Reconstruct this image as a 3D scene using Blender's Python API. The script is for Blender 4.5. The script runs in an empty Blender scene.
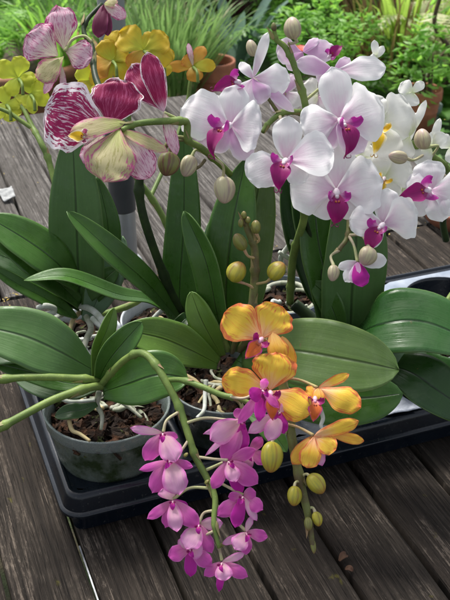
import bpy, math, random
from mathutils import Vector, Matrix, Quaternion, noise as mnoise
random.seed(7)
scene = bpy.context.scene
COL = scene.collection
# ------------------------------------------------------------ camera geometry
F = 980.0; H = 0.66
PIT = math.atan(580/980); CP, SP = math.cos(PIT), math.sin(PIT)
CAM = Vector((0, 0, H))
RIGHT = Vector((1, 0, 0)); FWD = Vector((0, CP, -SP)); UP = Vector((0, SP, CP)); TO = -FWD
A = math.atan(-430/1139)                      # direction of the planks
def at(p):                                    # picture column, row, depth along the lens axis -> point in the garden
    u, v, Z = p
    return CAM + (RIGHT*((u-225)/F) - UP*((v-300)/F) + FWD)*Z
def hz(u, v, z):                              # depth at which that ray is at height z
    r = (RIGHT*((u-225)/F) - UP*((v-300)/F) + FWD)
    return (u, v, (z-H)/r.z)
def atz(u, v, z): return at(hz(u, v, z))
def deck(x, y, z=0.0):                        # table coordinates -> world
    return Vector((x*math.cos(A)+y*math.sin(A), -x*math.sin(A)+y*math.cos(A), z))
def nrm(n):                                   # (right, up, toward) -> world
    return (RIGHT*n[0]+UP*n[1]+TO*n[2]).normalized()

# ------------------------------------------------------------ mesh builder
class MB:
    def __init__(s): s.v=[]; s.f=[]; s.uv=[]; s.m=[]
    def grid(s, rows, closed=False, capa=False, capb=False, mat=0, uvf=None):
        n0=len(s.v); nr=len(rows); nc=len(rows[0])
        for r in rows: s.v += [Vector(p) for p in r]
        cc = nc if closed else nc-1
        for i in range(nr-1):
            for j in range(cc):
                j2=(j+1)%nc
                s.f.append((n0+i*nc+j, n0+i*nc+j2, n0+(i+1)*nc+j2, n0+(i+1)*nc+j)); s.m.append(mat)
                a=j/cc; b=(j+1)/cc; c=i/(nr-1); d=(i+1)/(nr-1)
                s.uv.append(((a,c),(b,c),(b,d),(a,d)))
        if capa: s.f.append(tuple(n0+j for j in reversed(range(nc)))); s.m.append(mat); s.uv.append(tuple((.5,0) for _ in range(nc)))
        if capb: s.f.append(tuple(n0+(nr-1)*nc+j for j in range(nc))); s.m.append(mat); s.uv.append(tuple((.5,1) for _ in range(nc)))
    def poly(s, pts, mat=0, uv=None):
        n0=len(s.v); s.v += [Vector(p) for p in pts]
        s.f.append(tuple(range(n0, n0+len(pts)))); s.m.append(mat)
        s.uv.append(tuple(uv) if uv else tuple((.5,i/max(1,len(pts)-1)) for i in range(len(pts))))
    def box(s, c, hx, hy, hz_, M=None, mat=0):
        pts=[Vector((x*hx,y*hy,z*hz_)) for z in(-1,1) for y in(-1,1) for x in(-1,1)]
        if M: pts=[M@p for p in pts]
        pts=[p+Vector(c) for p in pts]; n0=len(s.v); s.v+=pts
        for q in((0,2,3,1),(4,5,7,6),(0,1,5,4),(2,6,7,3),(0,4,6,2),(1,3,7,5)):
            s.f.append(tuple(n0+k for k in q)); s.m.append(mat); s.uv.append(((0,0),(1,0),(1,1),(0,1)))
    def build(s, name, mats, parent=None, smooth=True, org=None):
        me=bpy.data.meshes.new(name)
        o0 = Vector(org) if org is not None else Vector((0,0,0))
        me.from_pydata([tuple(p-o0) for p in s.v], [], s.f)
        uvl=me.uv_layers.new(name='UVMap')
        flat=[]
        for q in s.uv:
            for a in q: flat += [a[0],a[1]]
        uvl.data.foreach_set('uv', flat)
        if not isinstance(mats,(list,tuple)): mats=[mats]
        for m in mats: me.materials.append(m)
        me.polygons.foreach_set('material_index', s.m)
        me.polygons.foreach_set('use_smooth', [smooth]*len(s.f))
        me.update()
        o=bpy.data.objects.new(name, me); COL.objects.link(o)
        o.location=o0
        if parent is not None: adopt(o, parent)
        return o
WM = {}
def adopt(o, parent):                          # all roots are unrotated empties: parent inverse is a translation
    o.parent=parent
    w = WM.get(parent.name, Vector(parent.location))
    o.matrix_parent_inverse = Matrix.Translation(-w)
def empty(name, loc, parent=None):
    o=bpy.data.objects.new(name, None); o.empty_display_size=.02; COL.objects.link(o); o.location=loc
    WM[o.name]=Vector(loc)
    if parent is not None: adopt(o, parent)
    return o
def tag(o, label=None, cat=None, group=None, kind=None):
    if label: o['label']=label
    if cat: o['category']=cat
    if group: o['group']=group
    if kind: o['kind']=kind
    return o
def thing(name, loc, label, cat, group=None): return tag(empty(name, loc), label, cat, group)

def crom(P, n):
    P=[Vector(p) for p in P]
    if len(P)==2: return [P[0].lerp(P[1], i/n) for i in range(n+1)]
    Q=[P[0]*2-P[1]]+P+[P[-1]*2-P[-2]]; out=[]; S=len(P)-1
    for k in range(n+1):
        t=k/n*S; i=min(int(t), S-1); t-=i
        a,b,c,d=Q[i],Q[i+1],Q[i+2],Q[i+3]
        out.append(.5*((2*b)+(c-a)*t+(2*a-5*b+4*c-d)*t*t+(3*b-a-3*c+d)*t**3))
    return out
def lerpl(L, t):
    x=t*(len(L)-1); i=min(int(x), len(L)-2); return L[i]+(L[i+1]-L[i])*(x-i)
def tube(mb, pts, rad, n=24, seg=8, mat=0, bumps=0, jit=0):
    C=crom(pts, n); rows=[]; ref=Vector((.3,.2,1)).normalized(); 
    for i,c in enumerate(C):
        t=(C[min(i+1,n)]-C[max(i-1,0)]).normalized()
        s=t.cross(ref)
        if s.length<1e-4: s=t.cross(Vector((1,0,0)))
        s.normalize(); ref2=s.cross(t).normalized(); ref=ref2
        r=lerpl(rad, i/n) if isinstance(rad,(list,tuple)) else rad
        if bumps:
            ph=(i/n*bumps)%1.0; r*=1+.35*math.exp(-((ph-.5)/.07)**2)
        if jit: r*=1+random.uniform(-jit,jit)
        rows.append([c+(s*math.cos(a)+ref2*math.sin(a))*r for a in [2*math.pi*k/seg for k in range(seg)]])
    mb.grid(rows, closed=True, capa=True, capb=True, mat=mat)
def shape_w(kind, t):
    if kind=='round':  return (math.sin(math.pi*min(1,t**.80))**.55)*(.18+.82*min(1,t/.30)) if t<1 else 0
    if kind=='sepal':  return math.sin(math.pi*t**.85)**.75 if 0<t<1 else 0
    if kind=='point':  return math.sin(math.pi*t**.80)**.95*.97 if 0<t<1 else 0
    if kind=='strap':  return min(1,(t/.12)**.6*.6+.4*min(1,t/.3))*(1-max(0,(t-.45)/.55)**2.6)**.8 if t<1 else 0
    if kind=='leaf':   return (.30+.70*math.sin(min(1,t/.55)*math.pi/2)**1.2)*(1-max(0,(t-.5)/.5)**2.4)**.62 if t<1 else 0
    if kind=='blade':  return (.45+.55*min(1,t/.35))*(1-max(0,(t-.35)/.65)**1.5) if t<1 else 0
    if kind=='arrow':  return (.20+.80*math.sin(min(1,t/.42)*math.pi/2)**1.6) if t<.42 else max(.05,1-((t-.42)/.58)**.95)
    if kind=='trowel': return (.35+.65*math.exp(-((t-.55)/.26)**2))*(1-t**4) if t<1 else 0
    return 1
def sheet(mb, pts, w, nh, kind='leaf', fold=0.0, nl=18, nw=8, ruf=0.0, mat=0, cup=0.0, seed=None, twist=0.0, asym=0.0):
    """a leaf or petal: centre line pts, greatest width w (m), nh the way its face looks, fold = keel depth, ruf = wavy edge"""
    C=crom(pts, nl); rows=[]; sd=random.uniform(0,50) if seed is None else seed
    for i,c in enumerate(C):
        t=i/nl; tan=(C[min(i+1,nl)]-C[max(i-1,0)]).normalized()
        q=Quaternion(tan, twist*t); n0=q@nh
        side=tan.cross(n0)
        if side.length<1e-3: side=tan.cross(n0+Vector((.1,.2,.3)))
        side.normalize(); nn=side.cross(tan).normalized()
        hw=max(shape_w(kind,min(t,.9995)),.012)*w/2
        row=[]
        for j in range(nw+1):
            x=2*j/nw-1
            off=fold*hw*abs(x)**1.3 + cup*hw*(x*x) 
            off+=ruf*w*mnoise.noise(Vector((x*1.7+sd, t*4.5, sd)))*(abs(x)**1.5+t*t*.6)
            ee=1+ (ruf*1.2*mnoise.noise(Vector((sd+9, t*6, (1 if x>0 else -1)*3.0))) if ruf else 0)
            row.append(c+side*(x*hw*ee+asym*hw*(1-x*x)*.0)+nn*off)
        rows.append(row)
    mb.grid(rows, mat=mat)
def ball(mb, c, r, ax=Vector((0,0,1)), sx=1., n=10, seg=12, ridge=0, mat=0, point=0.0, nr=5):
    ax=ax.normalized(); s=ax.orthogonal().normalized(); b=ax.cross(s); rows=[]
    for i in range(n+1):
        t=i/n; th=math.pi*t; rr=max(math.sin(th),.02)*(1-point*t**2*.6)
        z=-math.cos(th)
        rows.append([Vector(c)+ax*(z*r*sx)+(s*math.cos(a)+b*math.sin(a))*(rr*r*(1+ridge*math.cos(nr*a))) for a in [2*math.pi*k/seg for k in range(seg)]])
    mb.grid(rows, closed=True, capa=True, capb=True, mat=mat)

# ------------------------------------------------------------ materials
class NT:
    def __init__(s, name):
        s.mat=bpy.data.materials.new(name); s.mat.use_nodes=True; s.t=s.mat.node_tree; s.n=s.t.nodes; s.n.clear()
        s.out=s.n.new('ShaderNodeOutputMaterial')
    def new(s, ty, **k):
        nd=s.n.new(ty)
        for a,b in k.items(): setattr(nd,a,b)
        return nd
    def set(s, sock, val):
        if hasattr(val,'is_output'): s.t.links.new(val, sock)
        elif isinstance(val,(tuple,list)) and len(val)==3 and sock.type=='RGBA': sock.default_value=(*val,1)
        else: sock.default_value=val
    def m(s, op, a, b=0.0, c=0.0, clamp=False):
        nd=s.new('ShaderNodeMath', operation=op, use_clamp=clamp); s.set(nd.inputs[0],a); s.set(nd.inputs[1],b)
        s.set(nd.inputs[2],c); return nd.outputs[0]
    def mix(s, f, a, b, bt='MIX'):
        nd=s.new('ShaderNodeMix', data_type='RGBA', blend_type=bt); s.set(nd.inputs[0],f); s.set(nd.inputs[6],a); s.set(nd.inputs[7],b); return nd.outputs[2]
    def ss(s, x, lo, hi, a=0.0, b=1.0):
        nd=s.new('ShaderNodeMapRange', interpolation_type='SMOOTHSTEP'); s.set(nd.inputs[0],x)
        for i,v in enumerate((lo,hi,a,b)): nd.inputs[i+1].default_value=v
        return nd.outputs[0]
    def uv(s):
        t=s.new('ShaderNodeTexCoord').outputs['UV']; x=s.new('ShaderNodeSeparateXYZ'); s.t.links.new(t,x.inputs[0]); return x.outputs[0], x.outputs[1]
    def vec(s,x,y,z=0.0):
        nd=s.new('ShaderNodeCombineXYZ'); s.set(nd.inputs[0],x); s.set(nd.inputs[1],y); s.set(nd.inputs[2],z); return nd.outputs[0]
    def obj(s): return s.new('ShaderNodeTexCoord').outputs['Object']
    def rnd(s): return s.new('ShaderNodeObjectInfo').outputs['Random']
    def noise(s, vec, scale=5., detail=3., rough=.55, dist=0.):
        nd=s.new('ShaderNodeTexNoise'); s.set(nd.inputs['Vector'],vec); nd.inputs['Scale'].default_value=scale
        nd.inputs['Detail'].default_value=detail; nd.inputs['Roughness'].default_value=rough; nd.inputs['Distortion'].default_value=dist
        return nd.outputs['Fac']
    def vor(s, vec, scale, feat='F1'):
        nd=s.new('ShaderNodeTexVoronoi', feature=feat); s.set(nd.inputs['Vector'],vec); nd.inputs['Scale'].default_value=scale; return nd
    def bump(s, h, strength=.3, dist=.002):
        nd=s.new('ShaderNodeBump'); s.set(nd.inputs['Height'],h); nd.inputs['Strength'].default_value=strength; nd.inputs['Distance'].default_value=dist; return nd.outputs[0]
    def pbsdf(s, col, rough=.5, bump=None, spec=.5, **k):
        nd=s.new('ShaderNodeBsdfPrincipled'); s.set(nd.inputs['Base Color'],col); s.set(nd.inputs['Roughness'],rough)
        nd.inputs['Specular IOR Level'].default_value=spec
        for a,b in k.items(): s.set(nd.inputs[a.replace('_',' ')],b)
        if bump is not None: s.t.links.new(bump, nd.inputs['Normal'])
        return nd.outputs[0]
    def transl(s, shader, col, f):
        t=s.new('ShaderNodeBsdfTranslucent'); s.set(t.inputs[0],col); mx=s.new('ShaderNodeMixShader'); s.set(mx.inputs[0],f)
        s.t.links.new(shader,mx.inputs[1]); s.t.links.new(t.outputs[0],mx.inputs[2]); return mx.outputs[0]
    def done(s, sh): s.t.links.new(sh, s.out.inputs[0]); return s.mat

def petal_mat(name, base, mid, edge, vein, v0=.05, v1=.5, e0=.75, e1=1.0, ragged=.3, vs=.4, tr=.4, spots=None, rough=.45, vlo=.48, vhi=.68, vfreq=26., ns=1.):
    """base colour at the claw, mid over the blade, edge colour at the margin with a ragged limit, veins fanning along the petal"""
    t=NT(name); U,Vv=t.uv(); r=t.rnd(); rr=t.m('MULTIPLY',r,40.)
    x=t.m('ABSOLUTE', t.m('SUBTRACT', t.m('MULTIPLY',U,2.), 1.))
    n1=t.noise(t.vec(t.m('MULTIPLY',U,7.*ns), t.m('MULTIPLY',Vv,4.*ns), rr), 1.0, 5, .65)
    n2=t.noise(t.vec(t.m('MULTIPLY',U,vfreq), t.m('MULTIPLY',Vv,2.2*ns), rr), 1.0, 4, .65, .4)
    e=t.m('MAXIMUM', x, t.m('POWER',Vv,1.6)); e=t.m('ADD', e, t.m('MULTIPLY', t.m('SUBTRACT',n1,.5), ragged)); e=t.m('ADD', e, t.m('MULTIPLY', t.m('SUBTRACT',n2,.5), ragged*1.3))
    c=t.mix(t.ss(t.m('ADD',Vv,t.m('MULTIPLY',t.m('SUBTRACT',n1,.5),.35)), v0, v1), base, mid)
    c=t.mix(t.m('MULTIPLY', t.ss(n2, vlo, vhi), vs), c, vein)
    c=t.mix(t.ss(e, e0, e1), c, edge)
    if spots:
        vo=t.vor(t.vec(t.m('MULTIPLY',U,9.), t.m('MULTIPLY',Vv,9.), rr), 1.4).outputs['Distance']
        sp=t.ss(t.m('ADD',vo,t.m('MULTIPLY',n1,.5)), spots[1], spots[1]+.1, 1., 0.)
        c=t.mix(sp, c, spots[0])
    b=t.bump(n2, .25, .0012)
    sh=t.pbsdf(c, rough, b, .35, Sheen_Weight=.15)
    return t.done(t.transl(sh, c, tr))
PM={}
PM['white']=petal_mat('white_pink_petal',(.68,.38,.58),(.89,.86,.88),(.92,.92,.92),(.80,.64,.76),-.12,.46,.45,.95,.25,.30,.36,vfreq=26.)
PM['pinkish']=petal_mat('pale_pink_petal',(.66,.33,.62),(.82,.66,.80),(.88,.82,.88),(.72,.48,.70),-.05,.8,.6,1.1,.25,.3,.42)
PM['cream']=petal_mat('pure_white_petal',(.70,.78,.45),(.88,.88,.84),(.90,.90,.87),(.82,.84,.74),-.1,.35,.8,1.1,.2,.15,.45)
PM['harl']=petal_mat('magenta_blotched_petal',(.80,.60,.72),(.26,.004,.065),(.88,.78,.84),(.52,.10,.24),-.02,.14,.88,.97,.5,.7,.30,spots=((.84,.74,.82),.05),vlo=.52,vhi=.60,vfreq=34.,ns=2.)
PM['harlspot']=petal_mat('magenta_and_white_petal',(.34,.01,.09),(.32,.006,.09),(.88,.80,.85),(.84,.66,.78),.0,.1,.72,.82,1.25,.75,.30,vlo=.53,vhi=.60,vfreq=34.,ns=2.2)
PM['harlback']=petal_mat('cream_green_petal_back',(.46,.52,.15),(.54,.48,.26),(.52,.10,.26),(.30,.28,.08),.0,.35,.70,1.0,1.5,.75,.3,vlo=.50,vhi=.62,vfreq=30.,ns=2.6,spots=((.50,.14,.24),.02))
PM['harlpink']=petal_mat('striped_pink_petal_back',(.72,.70,.50),(.74,.50,.60),(.40,.03,.17),(.46,.08,.24),.0,.5,.72,1.0,1.3,.75,.35,vlo=.50,vhi=.60,vfreq=34.,ns=2.6)
PM['yellow']=petal_mat('yellow_petal',(.50,.58,.06),(.66,.47,.03),(.50,.30,.02),(.46,.36,.04),-.05,.6,.75,1.15,.3,.45,.38)
PM['lime']=petal_mat('lime_yellow_petal',(.52,.62,.06),(.62,.66,.05),(.62,.66,.10),(.45,.52,.05),-.05,.6,.75,1.15,.3,.3,.42)
PM['amber']=petal_mat('amber_petal',(.62,.48,.10),(.66,.32,.04),(.55,.20,.03),(.52,.22,.04),-.05,.5,.7,1.1,.4,.4,.38)
PM['orange']=petal_mat('orange_edged_yellow_petal',(.92,.52,.30),(.92,.60,.06),(.76,.17,.06),(.86,.32,.04),.04,.36,.60,1.0,1.3,.5,.28,vlo=.51,vhi=.63,vfreq=20.)
PM['orangedeep']=petal_mat('deep_orange_petal',(.92,.58,.20),(.90,.52,.06),(.68,.15,.05),(.72,.16,.04),.0,.4,.70,1.,.6,.6,.30,vfreq=17.)
PM['pink']=petal_mat('orchid_pink_petal',(.80,.32,.52),(.69,.10,.48),(.80,.28,.66),(.54,.03,.34),-.05,.5,.8,1.15,.3,.30,.40)
PM['pinklight']=petal_mat('pale_orchid_pink_petal',(.88,.58,.60),(.84,.42,.68),(.76,.18,.58),(.76,.22,.58),-.05,.6,.5,1.1,.5,.3,.40)
PM['pinkdeep']=petal_mat('deep_orchid_pink_petal',(.62,.03,.36),(.50,.012,.34),(.60,.08,.50),(.40,.01,.26),-.05,.4,.8,1.15,.3,.35,.35)
PM['lip']=petal_mat('magenta_lip',(.50,.20,.05),(.28,.004,.13),(.40,.03,.24),(.14,.002,.07),-.02,.14,.8,1.1,.3,.4,.25)
PM['liplobe']=petal_mat('violet_lip_lobe',(.80,.50,.70),(.42,.03,.30),(.50,.08,.40),(.28,.01,.20),-.02,.40,.8,1.1,.3,.4,.3)
PM['lipyellow']=petal_mat('yellow_lip',(.30,.03,.02),(.78,.52,.02),(.86,.82,.60),(.60,.20,.02),-.02,.3,.6,1.,.4,.4,.3)
PM['liporange']=petal_mat('orange_pink_lip',(.75,.30,.30),(.72,.16,.03),(.58,.03,.30),(.50,.04,.04),-.02,.3,.7,1.0,.5,.5,.3)
PM['maroon']=petal_mat('maroon_petal',(.14,.01,.05),(.12,.004,.04),(.22,.02,.10),(.07,.002,.02),-.02,.3,.7,1.1,.5,.5,.2)
def solid(name, col, rough=.5, col2=None, scale=40., bs=.2, tr=0., spec=.5, dist=.001, **k):
    t=NT(name); n=t.noise(t.obj(), scale, 4)
    c=t.mix(t.ss(n,.35,.68), col, col2) if col2 else col
    sh=t.pbsdf(c, rough, t.bump(n,bs,dist), spec, **k)
    return t.done(t.transl(sh,c,tr) if tr else sh)
M={}
M['column']=solid('column_white',(.86,.80,.84),.4,(.80,.66,.74),200.,.1,.25)
M['columnpink']=solid('column_pink',(.80,.42,.60),.4,(.84,.55,.62),200.,.1,.25)
M['callus']=solid('red_speckled_callus',(.46,.14,.03),.4,(.25,.02,.03),400.,.2)
M['root']=solid('aerial_root',(.40,.41,.33),.7,(.20,.23,.14),120.,.5)
M['rootwhite']=solid('silver_root',(.62,.64,.60),.65,(.38,.42,.34),90.,.5)
M['roottan']=solid('tan_root',(.46,.38,.19),.65,(.34,.26,.12),90.,.4)
t=NT('bark_chips'); n=t.noise(t.obj(),130.,4); n2=t.noise(t.obj(),50.,4,.7); n3=t.noise(t.obj(),55.,1); c=t.mix(t.ss(n,.35,.65),(.075,.034,.018),(.010,.007,.005)); c=t.mix(t.ss(n3,.40,.60),c,(.018,.012,.009)); c=t.mix(t.ss(n3,.66,.72,0.,.6),c,(.15,.10,.06)); c=t.mix(t.ss(n2,.57,.66),c,(.055,.075,.018)); M['bark']=t.done(t.pbsdf(c,.9,t.bump(n,1.,.004),.2))
M['barkold']=solid('bark_chips_old',(.082,.036,.020),.9,(.014,.009,.007),95.,1.,dist=.004)
def stem_mat(name,c1,c2):
    t=NT(name); n=t.noise(t.obj(),60.,3); n2=t.noise(t.obj(),900.,2)
    c=t.mix(t.ss(n,.35,.65),c1,c2); c=t.mix(t.ss(n2,.62,.72,0,.5),c,tuple(min(1,x*1.9) for x in c1))
    return t.done(t.transl(t.pbsdf(c,.5,t.bump(n2,.15,.0006),.3),c,.12))
M['stem']=stem_mat('green_flower_stem',(.20,.28,.07),(.13,.20,.05))
M['stembrown']=stem_mat('brownish_flower_stem',(.17,.19,.06),(.13,.10,.05))
M['stemdark']=stem_mat('dark_flower_stem',(.030,.055,.016),(.016,.03,.012))
M['bract']=stem_mat('papery_bract',(.26,.25,.10),(.30,.20,.11))
M['pedicel']=stem_mat('pale_pedicel',(.42,.46,.20),(.50,.42,.30))
M['pedicelpink']=stem_mat('pinkish_pedicel',(.50,.30,.20),(.42,.36,.14))
def bud_mat(name,c1,c2,c3):
    t=NT(name); U,Vv=t.uv(); n=t.noise(t.vec(t.m('MULTIPLY',U,22.),t.m('MULTIPLY',Vv,2.),t.m('MULTIPLY',t.rnd(),30.)),1.,3)
    c=t.mix(t.ss(n,.42,.62),c1,c2); c=t.mix(t.ss(t.m('ADD',Vv,t.m('MULTIPLY',n,.4)),.75,1.25),c,c3); sm=t.m('ABSOLUTE',t.m('SUBTRACT',t.m('FRACT',t.m('ADD',t.m('MULTIPLY',U,3.),t.m('MULTIPLY',n,.12))),.5)); c=t.mix(t.ss(sm,.01,.10,.5,0.),c,tuple(v*.55 for v in c3))
    return t.done(t.transl(t.pbsdf(c,.42,t.bump(n,.2,.001)),c,.2))
M['budcream']=bud_mat('cream_bud',(.56,.52,.32),(.44,.36,.26),(.60,.44,.42))
M['budolive']=bud_mat('olive_brown_bud',(.24,.25,.07),(.20,.10,.07),(.22,.08,.09))
M['budyellow']=bud_mat('yellow_green_bud',(.50,.44,.045),(.38,.36,.05),(.46,.18,.06))
M['budgreen']=bud_mat('green_bud',(.25,.27,.06),(.20,.19,.06),(.28,.16,.08))

def leaf_mat(name, top, top2, under, rough=.32, veins=1., rib=(.14,.24,.07), tr=.10):
    t=NT(name); U,Vv=t.uv(); rr=t.m('MULTIPLY',t.rnd(),30.)
    x=t.m('ABSOLUTE', t.m('SUBTRACT', t.m('MULTIPLY',U,2.), 1.))
    n=t.noise(t.obj(),22.,4); st=t.noise(t.vec(t.m('MULTIPLY',U,34.),t.m('MULTIPLY',Vv,1.2),rr),1.,3,.6)
    sp=t.noise(t.obj(),420.,2)
    c=t.mix(t.ss(n,.32,.68),top,top2); c=t.mix(t.m('MULTIPLY',t.ss(st,.4,.7),.22*veins),c,tuple(v*1.4 for v in top))
    c=t.mix(t.ss(sp,.60,.75,0.,.22),c,tuple(min(1,v*2.2) for v in top))
    c=t.mix(t.ss(x,.012,.05,.8,0.),c,tuple(v*.35 for v in top)); c=t.mix(t.m('MULTIPLY',t.ss(x,.05,.07),t.ss(x,.16,.09,0.,.0) if False else t.ss(x,.07,.15,.25,0.)),c,tuple(v*1.7 for v in top))
    c=t.mix(t.ss(x,.95,1.0,0.,.6),c,rib)
    geo=t.new('ShaderNodeNewGeometry')
    scar=t.noise(t.obj(),34.,5,.75,.6); c=t.mix(t.ss(scar,.66,.70,0.,.55),c,(.16,.12,.05))
    film=t.noise(t.obj(),13.,5,.7,.8); c=t.mix(t.ss(film,.52,.74,0.,.10),c,(.40,.44,.34))
    hgt=t.m('ADD', t.m('ADD', t.m('MULTIPLY',st,.5), t.m('MULTIPLY',t.ss(x,.0,.07),2.)), t.m('MULTIPLY',t.noise(t.obj(),26.,2),1.2))
    b=t.bump(hgt,.35,.0012)
    dust=t.noise(t.obj(),90.,5,.7)
    s1=t.pbsdf(c,t.m('ADD',t.ss(dust,.35,.65,rough-.10,rough+.12),t.ss(film,.4,.7,0.,.14)),b,.42)
    u2=t.mix(t.m('MULTIPLY',t.ss(st,.4,.7),.4),under,tuple(v*.8 for v in under))
    s2=t.pbsdf(u2,.5,b,.35)
    mx=t.new('ShaderNodeMixShader'); t.set(mx.inputs[0],geo.outputs['Backfacing']); t.t.links.new(s1,mx.inputs[1]); t.t.links.new(s2,mx.inputs[2])
    return t.done(t.transl(mx.outputs[0],(top[0]*2.2,top[1]*2.2,top[2]*1.2),tr))
M['leaf']=leaf_mat('orchid_leaf',(.036,.105,.014),(.054,.140,.020),(.10,.18,.06))
M['leafgrey']=leaf_mat('greyish_orchid_leaf',(.060,.135,.034),(.076,.160,.044),(.12,.18,.08),.44)
M['leaflight']=leaf_mat('light_orchid_leaf',(.105,.200,.024),(.085,.175,.022),(.14,.21,.06),.38)
M['leafbroad']=leaf_mat('broad_orchid_leaf',(.092,.165,.034),(.074,.142,.028),(.12,.18,.06),.44,rib=(.24,.34,.10))
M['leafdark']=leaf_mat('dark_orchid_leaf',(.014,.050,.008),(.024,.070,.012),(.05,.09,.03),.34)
M['leafgloss']=leaf_mat('glossy_orchid_leaf',(.030,.105,.022),(.046,.135,.030),(.13,.22,.11),.25,1.6)
M['leafpale']=leaf_mat('pale_leaf_underside',(.13,.22,.13),(.15,.25,.15),(.14,.22,.13),.45)

# ------------------------------------------------------------ orchid parts
def leaf(par, pts, wpx, mat='leaf', n=(0,.35,1), fold=.22, kind='leaf', twist=0., cup=0., label=None):
    P=[at(p) for p in pts]; Zm=sum(p[2] for p in pts)/len(pts)
    mb=MB(); sheet(mb,P,wpx*Zm/F,nrm(n),kind,fold,34,12,.022,0,cup,None,twist)
    o=mb.build('leaf',M[mat],par,org=P[0])
    md=o.modifiers.new('s','SOLIDIFY'); md.thickness=.0009; md.offset=-1; md.use_rim=True
    if label: o['label']=label
    return o
def stem(par, pts, rpx, mat='stem', bumps=0, name='flower_stem', n=40):
    P=[at(p) for p in pts]; Zm=sum(p[2] for p in pts)/len(pts)
    r=[x*Zm/F for x in rpx] if isinstance(rpx,(list,tuple)) else rpx*Zm/F
    mb=MB(); tube(mb,P,r,n,10,0,bumps)
    if bumps:
        C=crom(P,n); rm=sum(r)/len(r) if isinstance(r,list) else r
        for k in range(bumps):
            i=int((k+.5)/bumps*n)
            if i+3>n: continue
            tn=(C[i+1]-C[i-1]).normalized(); sd=(tn.cross(TO)*(1 if k%2 else -1)+TO*.5).normalized()
            sheet(mb,[C[i-1]+sd*rm*.9,C[i]+sd*rm*1.25,C[i]+tn*rm*2.2+sd*rm*1.35,C[i]+tn*rm*3.6+sd*rm*1.5],rm*2.0,sd,'arrow',-.5,8,6,.0,1)
    return mb.build(name,[M[mat],M['bract']],par,org=P[0])
def root(par, pts, rpx, mat='root'): return stem(par, pts, rpx, mat, name='root', n=26)
def bud(par, u, v, Z, lpx, wpx, ang, mat='budcream', ped=None, pmat='pedicel', tilt=.2):
    ax=(RIGHT*math.cos(ang)+UP*math.sin(ang)+TO*tilt).normalized(); s=Z/F
    mb=MB(); ball(mb, at((u,v,Z)), wpx/2*s, ax, lpx/wpx, 14, 24, .09, point=.45, nr=3)
    o=mb.build('bud',M[mat],par,org=at((u,v,Z)))
    WM[o.name]=at((u,v,Z))
    if ped:
        m2=MB(); tube(m2,[at(p) for p in ped]+[at((u,v,Z))-ax*(lpx*.42*s)],[1.6*s,1.3*s,1.9*s],16,8)
        m2.build('pedicel',M[pmat],o,org=at(ped[0]))
    return o
def lipset(fl, C, s, ang=-90., yaw=0., tilt=0., kind='white'):
    """lip and column: s = lip length (m); ang = where it points in the picture"""
    a=math.radians(ang); d=(RIGHT*math.cos(a)+UP*math.sin(a)); sd=(RIGHT*math.cos(a+math.pi/2)+UP*math.sin(a+math.pi/2))
    q=Quaternion(UP,math.radians(yaw))@Quaternion(RIGHT,math.radians(tilt)); T=q@TO; d=q@d; sd=q@sd
    mats={'white':('lip','liplobe','column'),'yellow':('lipyellow','lipyellow','column'),'orange':('liporange','lip','columnpink'),'pink':('pinkdeep','lip','columnpink'),'harl':('lipyellow','harlspot','column')}[kind]
    mb=MB()
    sheet(mb,[C+T*s*.14+d*s*.10,C+d*s*.42+T*s*.40,C+d*s*.82+T*s*.40,C+d*s*1.10+T*s*.16],s*(.66+random.uniform(-.06,.06)),(T+RIGHT*random.uniform(-.25,.25)).normalized(),'arrow',.42,18,10,.05,0,-.1)
    if kind in('white','yellow'):
        for k in(-1,1): tube(mb,[C+d*s*1.06+T*s*.18,C+d*s*1.16+T*s*.14+sd*k*s*.05,C+d*s*1.16+T*s*.26+sd*k*s*.12,C+d*s*1.07+T*s*.28+sd*k*s*.12],[s*.020,s*.014,s*.008],10,5)
    o=mb.build('lip',PM[mats[0]],fl,org=C)
    mb=MB()
    for k in(-1,1):
        sheet(mb,[C+T*s*.14+sd*k*s*.05+d*s*.12,C+T*s*.30+sd*k*s*.26+d*s*.16,C+T*s*.50+sd*k*s*.36+d*s*.06,C+T*s*.60+sd*k*s*.34-d*s*.06],s*.36,(T-sd*k*.9+UP*.3).normalized(),'round',.35,12,8,.08,0,.2)
    mb.build('lip_lobe',PM[mats[1]],fl,org=C)
    mb=MB(); ax=(T*.75+d*.65).normalized(); ball(mb,C+ax*s*.13,s*.105,ax,1.75,10,14,.0,point=-.25)
    ball(mb,C+ax*s*.29+T*s*.01,s*.075,ax,.9,8,12)
    mb.build('column',M[mats[2]],fl,org=C)
    mb=MB()
    for k in(-1,1): ball(mb,C+d*s*.32+T*s*.36+sd*k*s*.05,s*.042,T,1.2,6,8,.2)
    mb.build('callus',M['callus'],fl,org=C)
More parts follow.
